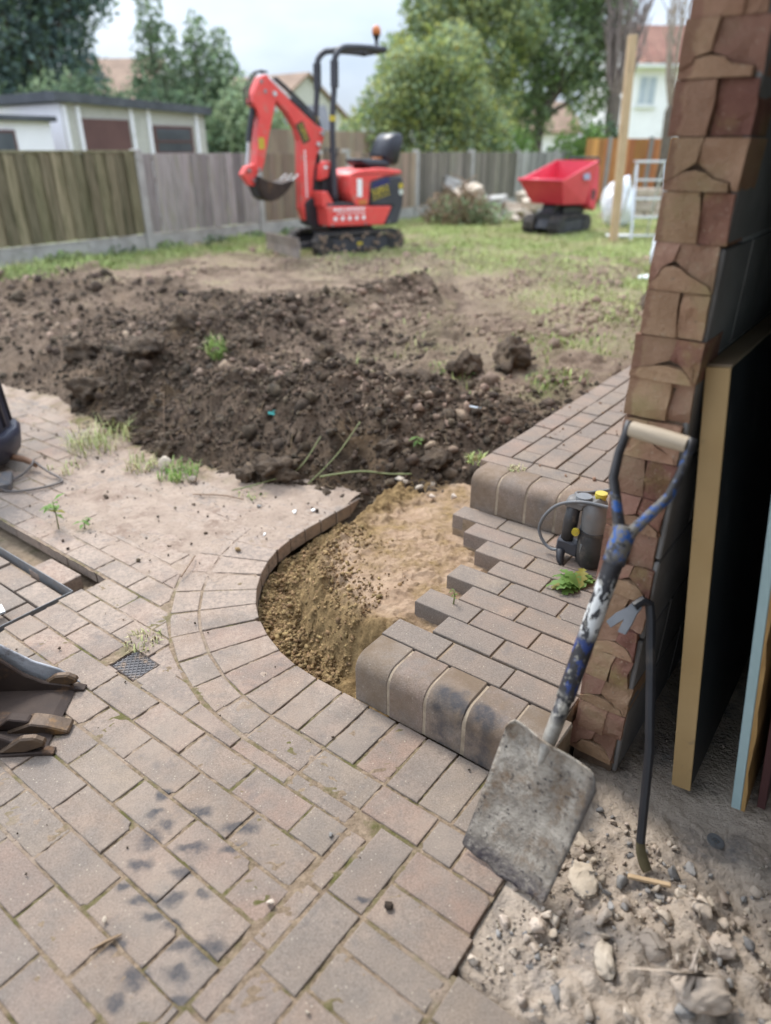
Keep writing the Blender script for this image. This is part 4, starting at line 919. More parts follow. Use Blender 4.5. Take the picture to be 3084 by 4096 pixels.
while cnt < 280:
    a0, b0 = r.uniform(-.06, .60), r.uniform(-.85, -.10)
    if b0 < -.822+.749*(a0+.121)-.06: continue
    if fbm(np.array([a0*6]), np.array([b0*6]), 66, 3)[0] < .34+.5*max(0, b0+.38): continue
    s = float(np.clip(r.lognormal(-4.75, .55), .004, .026)); o = link('rubble_stone', ms[int(r.integers(0, 8))], loc=W(a0, b0, zrub(a0, b0)+s*.3), rot=(r.uniform(0, 6), r.uniform(-.4, .4), r.uniform(0, 6)))
    o.scale = (s, s, s); tag(o, 'small broken stone lying loose in the doorway rubble', 'stone', 'small stones in the doorway rubble'); cnt += 1
n = 9000; a = r.uniform(-.12, .9, n); b = r.uniform(-1.25, .3, n); k = r.uniform(0, 1, n) < np.clip(.25+.75*sst(.1, -.3, b), 0, 1)*sst(.36, .58, fbm(a*7, b*7, 67, 3)) ; k &= ~((a < 0) & (b > -.2)); a, b = a[k], b[k]
zz = np.array([zrub(x, y) for x, y in zip(a, b)]); S = r.lognormal(-5.7, .5, len(a)).clip(.0012, .011); P = np.stack([OX+.8*a+.6*b, OY-.6*a+.8*b, zz+S*.3], 1)
M['grit'] = mk('mortar_grit', (.26, .21, .165), (.44, .37, .30), 30, .95, .4, 90, .003, island=.35)
link('rubble_grit', scatter_mesh('rubble_grit', HUL, P, S, M['grit'], 72), kind='stuff', label='fine mortar grit and dust over the doorway floor')
def washer(a0, b0, s, lab):
    z0 = zrub(a0, b0)+.004; m_ = MB()
    prof = [(s*.42, 0), (s, 0), (s, .003), (s*.42, .003)]; n = 18; rings = [[m_.bm.verts.new((p[0]*math.cos(2*math.pi*j/n), p[0]*math.sin(2*math.pi*j/n), p[1])) for j in range(n)] for p in prof]
    for q in range(4):
        for j in range(n): m_.bm.faces.new((rings[q][j], rings[q][(j+1) % n], rings[(q+1) % 4][(j+1) % n], rings[(q+1) % 4][j]))
    for q in range(2): m_.box(-s*.9, s*.9, -.002, .002, .001, .0028, M=Matrix.Rotation(q*math.pi/2, 4, 'Z'))
    m_.build('plastic_spacer', M['galv'], None, loc=W(a0, b0, z0), rot=(.15, .1, .5), label=lab, cat='spacer')
washer(.262, -.035, .020, 'small grey round spacer on the dusty floor in front of the boards')
MB().box(-.045, .045, -.005, .005, 0, .008, .001).build('wood_strip', M['timber'], None, loc=W(.172, -.250, zrub(.172, -.250)+.006), rot=(0, .04, PH+R(24)), label='thin splinter of wood lying below the crowbar foot', cat='wood strip')

# ------------------------------------------------------------------ things leaning in the garage
b1 = empty('worktop', W(.131, .045, 0), PH, label='black laminate worktop with tan edge leaning on the grey block wall', cat='worktop')
lean = Matrix.Rotation(math.atan2(-.130, 1.05), 4, 'Y')
MB().box(.0015, .0435, .006, 1.25, .001, 1.056, .0015, M=lean).build('board', M['laminate'], b1)
MB().box(0, .045, .0, .006, 0, 1.058, .001, M=lean).build('edge_band', M['chipboard'], b1)
MB().box(0, .045, .007, 1.25, 1.056, 1.062, .001, M=lean).build('edge_band', mk('dusty_tan_edge', (.26, .19, .12), (.33, .25, .17), 9, .7, .2, 60, .002), b1)
b2 = empty('painted_door', W(.268, .062, 0), PH, label='pale teal edged board with raw wood strip leaning behind the worktop', cat='board')
lean2 = Matrix.Rotation(math.atan2(-.12, .98), 4, 'Y')
MB().box(0, .021, 0, 1.1, 0, 1.7, .0015, M=lean2).build('board', M['teal'], b2)
pz = [(.0215, 0)] + [(.030+.0025*math.sin(i*2.1)+.0012*math.sin(i*5.3), i*.06) for i in range(29)] + [(.0215, 1.69)]
MB().prism(pz, .0015, 1.09, 'y', M=lean2).build('wood_edge', M['raw_wood'], b2)
b3 = empty('maroon_panel', W(.318, .10, 0), PH, label='dark maroon board standing right of the teal edged board', cat='board')
MB().box(0, .018, 0, 1.0, 0, 1.6, .001, M=Matrix.Rotation(R(-6.5), 4, 'Y')).build('board', M['maroon'], b3)
b4 = empty('painted_board', W(.405, .17, 0), PH, label='white board end at the right edge behind the maroon board', cat='board')
MB().box(0, .02, 0, .8, .0, 1.5, .001, M=Matrix.Rotation(R(-5), 4, 'Y')).build('board', M['white_wall'], b4)
# battens peeping past the black sheet
for zz, lab in ((.93, 'reddish timber block end above the black worktop face'), (.52, 'lower reddish batten end behind the teal edged board')):
    MB().box(0, .5, 0, .05, 0, .06, .003).build('batten', mk('red_batten', (.12, .055, .04), (.2, .09, .06), 12, .8, .3, 50), None, loc=W(.26, .42, zz), rot=(0, 0, PH), label=lab, cat='batten')
MB().box(0, .04, 0, .04, 0, 1.3, .002).build('batten', mk('red_batten2', (.12, .055, .04), (.2, .09, .06), 12, .8, .3, 50), None, loc=W(.31, .48, 0), rot=(0, 0, PH), label='upright batten carrying the two block ends inside the garage', cat='batten')

# shovel -------------------------------------------------------------------
bot = W(-.09, -.436, .006); topp = W(-.028, -.082, .946)
zax = (topp-bot).normalized(); xax = (W(1, 0, 0)-W(0, 0, 0)); xax = (xax - zax*xax.dot(zax)).normalized(); xax = (Matrix.Rotation(R(-3.0), 3, zax) @ xax); yax = zax.cross(xax)
Mx = Matrix((xax, yax, zax)).transposed()
sh = empty('shovel', bot, label='worn square mouth shovel with blue black shaft leaning on the brick wall end', cat='shovel'); sh.rotation_euler = Mx.to_euler()
bm = bmesh.new(); nx, nz = 27, 41; vs = []
for jz in range(nz):
    t = jz/(nz-1); zz = t*.345
    wl = -.108 + .012*t; wr = .104 + .020*t
    for ix in range(nx):
        s_ = ix/(nx-1); x = wl+(wr-wl)*s_
        zc = zz
        # rounded shoulders and slightly worn mouth
        e = abs(s_-.5)*2; zc = zz - (.030*max(0, (e-.80)/.2)**2)*max(0, (t-.8)/.2) + (.012*max(0, (e-.86)/.14)**2)*max(0, (.12-t)/.12)
        zc += (.004*math.sin(s_*9)+.003*math.sin(s_*23))*max(0, .15-t)/.15
        zc -= .018*(s_-.5)*t
        y = -.010*(e**2)*(.35+.65*t) + .006*math.sin(t*3) - (.012*max(0, (t-.93)/.07)**2)
        d = math.hypot(x/.045, max(0, (.30-zz))/.10); y -= .016*math.exp(-d*d)*(1 if t > .3 else 0)
        vs.append(bm.verts.new((x, y, zc)))
for jz in range(nz-1):
    for ix in range(nx-1): bm.faces.new((vs[jz*nx+ix], vs[jz*nx+ix+1], vs[(jz+1)*nx+ix+1], vs[(jz+1)*nx+ix]))
me = bpy.data.meshes.new('blade'); bm.to_mesh(me); bm.free(); me.materials.append(M['blade'])
for p in me.polygons: p.use_smooth = True
bl_o = link('blade', me, sh); so = bl_o.modifiers.new('s', 'SOLIDIFY'); so.thickness = .0035; so.offset = 1
MB().tube([(0, -.004, .262), (0, -.007, .295), (0, -.007, .33), (0, -.003, .37), (0, 0, .44)], [.004, .012, .0185, .0195, .0195], 16, flat=(1, .8)).build('socket', M['shaft'], sh, smooth=True)
MB().tube([(0, 0, .44), (0, 0, .76)], .0190, 16).build('shaft', M['shaft'], sh, auto=40)
cl_ = MB().tube([(0, 0, .742), (0, 0, .80), (0, 0, .82)], [.0225, .0225, .019], 16); cl_.build('collar', M['shaft'], sh, auto=40)
for sg in (-1, 1):
    MB().tube([(sg*.004, 0, .775), (sg*.014, 0, .815), (sg*.034, 0, .855), (sg*.056, 0, .90), (sg*.0615, 0, .95), (sg*.0605, 0, .985), (sg*.0605, 0, 1.014)], [.015, .0145, .013, .012, .0105, .0105, .0115], 12, flat=(1, .8)).build('grip_arm', M['shaft'], sh, smooth=True)
MB().tube([(-.055, 0, 1.0), (0, 0, 1.0), (.055, 0, 1.0)], [.0155, .0168, .0155], 18).build('grip', M['wood_grip'], sh, auto=50)

# crowbar --------------------------------------------------------------------
M['foot'] = mk('olive_worn_steel', (.085, .070, .035), (.15, .125, .065), 12, .55, .3, 50, .002, metal=.2)
M['clawsteel'] = mk('dull_grey_claw', (.12, .125, .135), (.22, .225, .235), 12, .5, .2, 50, .002, metal=.5)
cb = empty('crowbar', W(.159, -.216, zrub(.159, -.216)), label='black crowbar with hooked claw standing against the wall end', cat='crowbar')
p0 = W(0, 0, 0)
def rel(a, b, z_): v = W(a, b, z_) - W(.159, -.216, 0); return v
sh_pts = [rel(.130, -.204, .062), rel(.118, -.180, .12), rel(.092, -.132, .26), rel(.045, -.067, .42), rel(.014, -.026, .522), rel(.004, -.018, .549), rel(-.010, -.026, .557), rel(-.022, -.042, .546)]
MB().tube(sh_pts, [.0108]*5+[.0112, .0112, .0105], 8).build('bar', M['black'], cb, auto=30)
MB().tube([rel(.130, -.204, .062), rel(.137, -.212, .042), rel(.150, -.219, .022), rel(.161, -.224, .010)], [.0108, .0118, .0125, .011], 8, flat=(1.0, .55)).build('chisel_foot', M['foot'], cb, auto=30)
c0 = rel(-.016, -.034, .549); c1 = rel(-.041, -.066, .499); ax = (c1-c0); L = ax.length; ax.normalize(); side = Vector((.8, -.6, -.05)).normalized(); side = (side-ax*side.dot(ax)).normalized(); nn = ax.cross(side)
Mc = Matrix((side, nn, ax)).transposed().to_4x4(); Mc.translation = c0
MB().prism([(-.011, 0), (-.012, .018), (-.022, .046), (-.025, L+.010), (-.009, L+.014), (-.0005, .044), (.008, L+.010), (.024, L+.004), (.019, .042), (.012, .018), (.011, 0)], -.0045, .0045, 'y', M=Mc).build('claw', M['clawsteel'], cb)

# power tool on the step -----------------------------------------------------
tl = empty('power_tool', W(-.385, .70, .150), PH+R(8), label='dusty grey corded power tool with yellow cap standing on the step', cat='power tool')
MB().tube([(.012, 0, 0), (.012, 0, .012), (.012, 0, .06), (.010, 0, .115), (.010, 0, .128)], [.050, .060, .063, .058, .054], 20, flat=(1.08, .86)).build('lower_housing', M['toolblack'], tl, auto=40)
MB().tube([(.010, 0, .129), (.010, 0, .15), (.006, 0, .19), (-.002, 0, .222), (-.010, 0, .238)], [.053, .055, .053, .046, .032], 20, flat=(1.08, .86)).build('upper_housing', M['toolgrey'], tl, auto=40)
MB().tube([(.010, 0, .124), (.010, 0, .134)], .0575, 20, flat=(1.08, .86)).build('seam_ring', M['toolblack'], tl, auto=40)
for j in range(4): MB().box(-.012+.012*j, -.006+.012*j, -.0500, -.046, .145, .175, .001).build('vent', M['black'], tl)
MB().tube([(-.038, -.01, .225), (-.038, -.01, .248)], [.030, .026], 20).build('top_ring', M['galv'], tl, auto=40)
MB().tube([(.012, .01, .215), (.012, .01, .250), (.012, .01, .251), (.012, .01, .262)], [.019, .018, .021, .020], 20).build('cap', M['yellow'], tl, auto=40)
MB().tube([(-.076, -.012, .075), (-.072, -.012, .14), (-.066, -.012, .205)], [.0215, .024, .0235], 16).build('grip', M['toolblack'], tl, smooth=True)
MB().prism([(-.100, .20), (-.03, .195), (-.02, .235), (-.088, .24)], -.034, .018, 'y', bev=.010).build('handle_bracket', M['toolgrey'], tl, auto=40)
MB().prism([(-.106, .035), (-.03, .02), (-.03, .07), (-.052, .072), (-.072, .078), (-.104, .08)], -.036, .016, 'y', bev=.006).build('handle_bracket', M['charcoal'], tl, auto=40)
MB().tube([(-.088, -.03, .04), (-.083, -.045, .01), (-.072, -.062, -.008)], [.016, .0135, .009], 12).build('cord_guard', M['black'], tl, smooth=True)
MB().tube([(-.042, -.054, .128), (-.042, -.045, .128)], [.013, .014], 16).build('button', M['yellow'], tl, auto=40)
MB().box(-.020, .03, -.0565, -.053, .055, .090, .001).build('label_plate', M['galv'], tl)
cpts = [(-.073, -.06, -.004), (-.02, -.05, -.002), (.05, -.03, -.004)]
def smooth_path(pts, n=6):
    pts = [Vector(p) for p in pts]; out = []
    for i in range(len(pts)-1):
        p0, p1, p2, p3 = pts[max(i-1, 0)], pts[i], pts[i+1], pts[min(i+2, len(pts)-1)]
        for k in range(n):
            t = k/n; out.append(.5*((2*p1)+(-p0+p2)*t+(2*p0-5*p1+4*p2-p3)*t*t+(-p0+3*p1-3*p2+p3)*t**3))
    out.append(pts[-1]); return out
cord = MB().tube(smooth_path([W(-.26, .68, .385), W(-.36, .665, .39), W(-.43, .655, .385), W(-.50, .66, .35), W(-.545, .665, .29), W(-.56, .67, .23), W(-.535, .67, .185), W(-.50, .668, .172), W(-.468, .675, .19), W(-.445, .69, .24), W(-.44, .70, .30), W(-.462, .735, .36), W(-.49, .80, .345), W(-.475, .90, .312), W(-.40, 1.02, .309), W(-.345, 1.20, .309), W(-.29, 1.34, .309), W(-.17, 1.42, .309)], 7), .0058, 8)
cd_ = cord.build('power_cord', M['cable'], tl, smooth=True); cd_.matrix_parent_inverse = (Matrix.Translation(tl.location) @ Matrix.Rotation(tl.rotation_euler.z, 4, 'Z')).inverted()

# excavator bucket at the left edge -----------------------------------------
fw = Vector((1, .05, 0)).normalized(); lp = Vector((fw.y, -fw.x, 0))
bk = empty('excavator_bucket', Vector((-.905, 1.47, 0)), math.atan2(fw.y, fw.x), label='dark rusty toothed digger bucket lying on the paving at the left edge', cat='bucket')
side = [(.0, .004), (-.015, .026), (-.09, .042), (-.14, .072), (-.19, .125), (-.26, .205), (-.38, .30), (-.48, .25), (-.50, .10), (-.42, .02), (-.28, .003)]
for y0 in (-.122, .108): MB().prism(side, y0, y0+.014, 'y', bev=.003).build('side_plate', M['rust'], bk)
bm = MB(); n = len(side)
for i in range(6, n-1):
    a0, a1 = side[i], side[i+1]; bm.prism([a0, a1, (a1[0]*.985, a1[1]*.93+.006), (a0[0]*.985, a0[1]*.95)], -.108, .108, 'y')
bm.build('back_shell', M['rust'], bk)
MB().prism([(-.30, .004), (-.03, .002), (-.005, .006), (-.03, .014), (-.30, .014)], -.108, .108, 'y').build('cutting_lip', M['rust'], bk)
for y0 in (-.134, .112):
    MB().prism([(-.125, .012), (-.055, .060), (-.020, .062), (.006, .046), (.004, .032), (-.05, .012)], y0, y0+.022, 'y', bev=.005).build('side_cutter', M['rust_o'], bk)
    MB().prism([(-.16, .001), (-.10, .010), (.0, .014), (.022, .008), (.020, .001)], y0-.002, y0+.024, 'y', bev=.002).build('lip_tip', M['rust'], bk)
MB().prism([(-.13, .016), (-.06, .044), (-.02, .036), (.036, .014), (.036, .004), (-.02, .002), (-.13, .002)], -.064, -.014, 'y', bev=.004).build('tooth', M['rust_o'], bk)
MB().prism([(-.17, .016), (-.12, .055), (-.07, .046), (-.05, .016)], -.054, -.024, 'y', bev=.003).build('tooth_shank', M['rust'], bk)
MB().prism([(.0, .01), (-.05, .062), (-.12, .095), (-.19, .150), (-.30, .25), (-.30, .02)], .140, .148, 'y', bev=.002).build('wear_plate', M['cement_steel'], bk)

# dark bin at the left edge ---------------------------------------------------
bn = empty('plastic_bin', Vector((-2.125, 3.22, .03)), R(12), label='dark navy plastic bin with flared foot at the left edge', cat='bin')
MB().lathe([(.20, 0), (.25, .015), (.285, .06), (.292, .10), (.298, .145), (.286, .165), (.262, .172)], 16).build('foot', M['bin'], bn, auto=38)
MB().lathe([(.262, .173), (.255, .30), (.235, .52), (.225, .75), (.235, .77), (.235, .80), (.10, .84)], 16).build('body', M['bin'], bn, auto=30)
rb = MB()
for j in range(16):
    t = 2*math.pi*(j+.5)/16
    rb.tube([(.257*math.cos(t), .257*math.sin(t), .19), (.229*math.cos(t), .229*math.sin(t), .72)], .012, 6)
rb.build('ribs', M['bin'], bn, smooth=True)
MB().box(-.10, .10, -.08, .08, 0, .04, .006).build('concrete_slab', M['drain'], None, loc=Vector((-1.88, 2.99, 0)), rot=(0, 0, .4), label='grey slab offcut under the edge of the dark bin', cat='slab')
MB().tube([(-1.92, 3.22, .07), (-1.80, 3.20, .055), (-1.735, 3.18, .035)], .016, 10).build('tool_handle', mk('brown_handle', (.15, .075, .04), (.22, .12, .07), 10, .6, .1, 50), None, label='brown round handle poking out from behind the dark bin', cat='handle')
MB().tube(smooth_path([(-1.74, 3.18, .05), (-1.66, 3.12, .03), (-1.56, 3.05, .012), (-1.57, 3.00, .012), (-1.64, 2.95, .012), (-1.72, 2.92, .012), (-1.79, 2.94, .012), (-1.80, 3.02, .014), (-1.77, 3.10, .02), (-1.745, 3.15, .045), (-1.75, 3.19, .055)], 6), .0055, 8).build('cable_loop', M['cable_d'], None, smooth=True, label='thin dark cable loop lying on the paving by the bin', cat='cable')

# ------------------------------------------------------------------ plants and grass
def blades(name, P, H, mat, seed, width=.004, lean=.6, up=None):
    r = np.random.default_rng(seed); n = len(P); th = r.uniform(0, 2*math.pi, n); ln = r.uniform(.15, lean, n)*H
    dx, dy = np.cos(th), np.sin(th); wv = np.stack([-dy, dx, 0*dx], 1)*(width*r.uniform(.6, 1.3, n))[:, None]
    p1 = P + np.stack([dx*ln*.35, dy*ln*.35, H*.6], 1); p2 = P + np.stack([dx*ln, dy*ln, H*(1-.35*(ln/H))], 1)
    v = np.stack([P-wv, P+wv, p1+wv*.8, p1-wv*.8, p2+wv*.12, p2-wv*.12], 1).reshape(-1, 3)
    b0 = np.arange(n)*6; f = np.concatenate([np.stack([b0, b0+1, b0+2, b0+3], 1), np.stack([b0+3, b0+2, b0+4, b0+5], 1)])
    return mesh_np(name, v, f, mat)
r = np.random.default_rng(81); n = 150000
a = r.uniform(-7.75, -.9, n); b = r.uniform(1.3, 13.5, n); s, g, st_ = masks(a, b)
k = (r.uniform(0, 1, n) < g*(.25+.75*np.clip(1-(b-6)/9, .25, 1))); a, b = a[k], b[k]; H = r.uniform(.025, .065, len(a))*(1+.7*sst(-7.0, -7.6, a))
link('lawn_grass', blades('lawn_grass', np.stack([OX+.8*a+.6*b, OY-.6*a+.8*b, terrain(a, b)-.004], 1), H, M['grass'], 1, .0045, .9), kind='stuff', label='short patchy lawn grass across the far garden')
n = 60000; a = r.uniform(-6.5, -.95, n); b = r.uniform(1.6, 9.5, n); s, g, st_ = masks(a, b); k = r.uniform(0, 1, n) < st_*.8+.06*(1-s); a, b = a[k], b[k]
link('dry_grass', blades('dry_grass', np.stack([OX+.8*a+.6*b, OY-.6*a+.8*b, terrain(a, b)-.003], 1), r.uniform(.012, .035, len(a)), M['drygrass'], 2, .003, 1.6), kind='stuff', label='dead straw coloured grass trodden into the ground')
def tuft(a0, b0, n, rad, hmax, mats, lab, zz=None, width=.0028, group=None, lean=1.1):
    rr = np.random.default_rng(int(abs(a0*977+b0*331))+n); P = []
    root = empty('grass_tuft', W(a0, b0, 0), label=lab, cat='grass tuft', group=group)
    for mi, (mname, frac) in enumerate(mats):
        m_ = int(n*frac); ra = rad*np.sqrt(rr.uniform(0, 1, m_)); t = rr.uniform(0, 6.28, m_); x, y = ra*np.cos(t), ra*np.sin(t)
        aa, bb_ = a0+.8*x-.6*y, b0+.6*x+.8*y
        z0 = terrain(aa, bb_) if zz is None else np.full(m_, zz)
        if zz is None: z0 = np.where(bb_ < edge_b(aa)+.03, np.maximum(z0, 0), z0)
        link('blades', blades('blades', np.stack([x, y, z0-.003], 1), rr.uniform(.3, 1, m_)*hmax, M[mname], mi+3, width, lean), root, kind='stuff')
G = [('grass', .65), ('drygrass', .35)]
tuft(-3.05, .50, 220, .17, .17, G, 'tall wispy weed grass on the paving left of the heap', None, .0022)
tuft(-2.62, .46, 90, .09, .09, G, 'small grass tuft at the paving edge left of the pale stone', None)
tuft(-2.38, .50, 130, .10, .10, [('leafbright', .7), ('grass', .3)], 'fresh green tuft at the heap foot beside the crumpled scrap', None, .003)
tuft(-3.17, 1.47, 160, .06, .12, [('leafbright', .6), ('grass', .4)], 'bright grass tuft growing on the soil ridge', None, .003)
tuft(-1.02, 1.03, 90, .05, .05, [('grass', .8), ('drygrass', .2)], 'grass tuft at the corner of the upper step', .25)
tuft(-.80, .945, 60, .035, .02, [('drygrass', .6), ('grass', .4)], 'tiny dry tuft in the joint behind the upper kerb', .302)
tuft(-1.42, -.40, 80, .06, .035, G, 'mossy grass strip beside the iron drain cover', .0)
tuft(-1.95, .60, 60, .09, .04, [('leafbright', .5), ('drygrass', .5)], 'low green weeds along the heap foot near the sand', .0)
tuft(-2.9, .22, 40, .09, .06, G, 'thin dry grass sprig on the dusty paving', .0)
tuft(-2.15, 1.75, 70, .07, .05, G, 'sparse grass on the top of the front mound', None)
tuft(-2.1, -.30, 30, .05, .03, [('drygrass', 1)], 'dry straw in the slot beside the steel frame', -.05)
tuft(-1.78, 2.0, 110, .13, .06, [('leafbright', .5), ('grass', .5)], 'green patch of turf in front of the square clod', None)
tuft(-1.30, 2.30, 110, .14, .06, [('leafbright', .4), ('grass', .6)], 'green patch of turf right of the square clod', None)
tuft(-.22, .50, 16, .03, .03, [('leafyel', 1)], 'tiny yellow weed in the step joints by the wall', .15)
# toothed dandelion by the wall
dn = empty('dandelion', W(-.335, .515, .152), PH, label='dandelion with toothed leaves growing at the foot of the wall', cat='weed')
rr = random.Random(3)
for i in range(17):
    an = rr.uniform(1.4, 4.6) if i < 13 else rr.uniform(0, 6.28); L = rr.uniform(.07, .15); el = rr.uniform(.25, .95)
    m_ = MB(); N = 9; prev = None
    for k in range(N+1):
        t = k/N; d = L*t; hz = d*math.sin(el) - 2.1*(d*d)*math.cos(el)*1.2/ .4; x = math.cos(an)*d*math.cos(el); y = math.sin(an)*d*math.cos(el)
        wv = (.004+.014*math.sin(math.pi*min(1, t*1.02)**.8))*(1.35 if k % 2 else .55); wx, wy = -math.sin(an)*wv, math.cos(an)*wv
        cur = [m_.bm.verts.new((x+wx, y+wy, hz+.004)), m_.bm.verts.new((x, y, hz)), m_.bm.verts.new((x-wx, y-wy, hz+.004))]
        if prev:
            for q in range(2): m_.bm.faces.new((prev[q], prev[q+1], cur[q+1], cur[q]))
        prev = cur
    m_.build('leaf', M['leafbright'] if i % 5 else M['leafyel'], dn, smooth=True)
def leafy(name, loc, stem_h, n, size, label, cat='weed', yel=2, spread=.04):
    e = empty(name, loc, label=label, cat=cat); rr = random.Random(int(stem_h*1e4)+n)
    MB().tube([(0, 0, -.01), (.003, 0, stem_h*.5), (.0, .004, stem_h)], [.003, .0025, .0015], 6).build('stem', M['stem'], e, smooth=True)
    for i in range(n):
        zt_ = stem_h*rr.uniform(.35, 1); an = rr.uniform(0, 6.28); L = size*rr.uniform(.6, 1.15); up = rr.uniform(-.5, .8); m_ = MB(); ca_, sa_ = math.cos(an), math.sin(an)
        P0 = Vector((ca_*.004, sa_*.004, zt_)); D_ = Vector((ca_*math.cos(up), sa_*math.cos(up), math.sin(up))); Wv = Vector((-sa_, ca_, 0))
        vs_ = [m_.bm.verts.new(P0), m_.bm.verts.new(P0+D_*L*.45+Wv*L*.22+Vector((0, 0, .003))), m_.bm.verts.new(P0+D_*L-Vector((0, 0, L*.15))), m_.bm.verts.new(P0+D_*L*.45-Wv*L*.22+Vector((0, 0, .003))), m_.bm.verts.new(P0+D_*L*.5)]
        for q in ((0, 1, 4), (1, 2, 4), (2, 3, 4), (3, 0, 4)): m_.bm.faces.new([vs_[w2] for w2 in q])
        m_.build('leaf', M['leafyel'] if i < yel else M['leafbright'], e)
    return e
leafy('leafy_weed', W(-2.36, -.145, 0), .13, 15, .055, 'upright young weed with yellowing leaf growing from the paving')
leafy('leafy_weed', W(-2.27, -.08, 0), .045, 10, .04, 'low dark green weed beside the upright one', yel=0)
leafy('leafy_weed', W(-.62, .20, .152), .05, 8, .014, 'small thin seedling growing between the step blocks', yel=0)
leafy('leafy_weed', W(-1.47, 1.24, tz(-1.47, 1.24)+.02), .05, 8, .05, 'bright green leaves half buried at the heap foot by the step', yel=0)
# cut stems and twigs on the heap foot
def stem_thing(pts, rad, mat, lab, cat='stem'):
    MB().tube(smooth_path(pts, 5), rad, 6).build('cut_stem' if cat == 'stem' else 'twig', mat, None, smooth=True, label=lab, cat=cat)
def HP(a, b, dz=.03): return W(a, b, max(tz(a, b), .0)+dz)
stem_thing([HP(-1.72, .80, .05), HP(-1.58, .92, .03), HP(-1.47, 1.0, .03), HP(-1.38, 1.06, .02)], 0.0048, M['stem'], 'thick pale green stem lying nearest the upper step')
stem_thing([HP(-1.76, .76, .03), HP(-1.72, .92, .06), HP(-1.70, 1.08, .06)], .0030, M['stem'], 'thin green stem standing across the heap foot')
stem_thing([HP(-2.02, .52, .02), HP(-1.92, .66, .04), HP(-1.86, .80, .05), HP(-1.84, .95, .06)], .0030, M['stem'], 'bent green stem trailing towards the dusty paving')
stem_thing([W(-2.15, .40, .01), W(-2.02, .47, .015), W(-1.92, .50, .012)], .003, M['twig'], 'dark twig lying at the edge of the dusty paving', 'twig')
stem_thing([W(-1.70, .04, .014), W(-1.66, -.01, .024), W(-1.62, -.09, .014)], .0028, M['twig'], 'small forked dry twig in the middle of the dusty paving', 'twig')
stem_thing([W(-2.70, .66, .03), W(-2.75, .72, .15), W(-2.83, .80, .27)], .002, M['twig'], 'thin dry stalk rising from the left of the heap', 'twig')
tw = np.random.default_rng(91); m_ = MB()
for i in range(260):
    a0 = tw.uniform(-3.6, -1.1); b0 = float(edge_b(a0))+tw.uniform(0, 1.3); L = tw.uniform(.02, .12); t = tw.uniform(0, 6.28); p = HP(a0, b0, .012); q = HP(a0+.5*L*math.cos(t), b0+.5*L*math.sin(t), tw.uniform(.012, .04)); e = HP(a0+L*math.cos(t), b0+L*math.sin(t), .015); m_.tube([p, q, e], .0012, 4, cap=False)
m_.build('root_fibres', M['twig'], None, kind='stuff', label='dry roots and straw mixed in the dug soil')

# odd bits lying about
def bit(name, loc, s, mat, lab, cat, seed, sq=.35, st=(1, 1, 1)):
    v, f = hull(700+seed, 12, sq, .12, 1); v = v*np.array(st); link(name, mesh_np(name, v*s, f, mat), loc=loc, rot=(0.1, .1, seed*1.1), label=lab, cat=cat)
white = M['white']
bit('pale_stone', W(-2.50, .515, .035), .038, M['stone_l'], 'pale upright stone chip at the heap foot on the left', 'stone', 1, 1.2)
bit('crumpled_scrap', W(-2.27, .50, .02), .032, M['stone_l'], 'crumpled grey scrap at the heap foot on the paving', 'scrap', 2, .8)
bit('white_chip', W(-1.66, .56, .006), .022, white, 'white plastic chip on dusty paving near the heap', 'chip', 3, .2)
bit('white_chip', W(-1.60, .62, .006), .015, white, 'smaller white chip beside the bigger white one', 'chip', 4, .5)
bit('white_chip', W(-1.62, .34, .004), .014, white, 'thin white chip near the curved paving edge', 'chip', 5, .2)
bit('flint_stone', W(-.93, .90, .165), .03, M['stone_l'], 'yellowish flint resting on the step under the upper kerb', 'stone', 6, .5)
bit('blue_pebble', W(-1.82, .50, .008), .014, M['stone_g'], 'blue grey pebble on the dusty paving near the pit', 'pebble', 7, .6)
bit('sand_lump', W(-1.61, .18, .010), .020, M['sandlump'], 'yellow sand lump on paving beside curved edge', 'lump', 8, .6)
bit('dark_pebble', W(-.46, -.585, .006), .009, M['stone_g'], 'dark blue pebble alone on the clean paving', 'pebble', 9, .8)
bit('tan_pebble', W(-.455, -.79, .008), .014, M['stone_l'], 'tan pebble sitting in a paving joint', 'pebble', 10, .7)
bit('tan_pebble', W(-.70, -1.02, .008), .008, M['stone_l'], 'small tan pebble near the black tyre marks', 'pebble', 11, .8)
bit('bark_flake', W(-.655, -1.045, .008), .028, M['twig'], 'brown bark flake lying across a paving joint', 'flake', 12, .25, (1.3, .35, 1))
for i, (a0, b0, s) in enumerate([(-1.42, 1.02, .03), (-1.36, .98, .022), (-1.30, 1.0, .028), (-1.24, 1.02, .02), (-1.20, .97, .024), (-1.10, .98, .022)]):
    v, f = hull(800+i, 12, .7, .15, 1); link('flint_stone', mesh_np('flint_stone', v*s, f, M['stone_l']), loc=W(a0, b0, .06+.02*(i % 2)), rot=(0, 0, i), label='cream flint in the row between sand and soil, ' + ['leftmost of the row', 'second from the left', 'third from the left', 'third from the right', 'second from the right', 'nearest the upper step'][i], cat='stone', group='cream flints along the sand edge')
sc = MB(); sc.box(-.02, .02, -.015, .015, 0, .002); sc.build('plastic_scrap', M['teal_scrap'], None, loc=W(-2.2, .98, tz(-2.2, .98)+.03), rot=(.7, .3, .4), label='torn teal plastic scrap on the front of the heap', cat='scrap')
sc = MB(); sc.box(-.03, .03, -.006, .006, 0, .004); sc.build('metal_scrap', M['alu'], None, loc=W(-1.38, 1.62, tz(-1.38, 1.62)+.02), rot=(.1, .1, -.3), label='thin shiny strip on the soil right of the heap', cat='scrap')

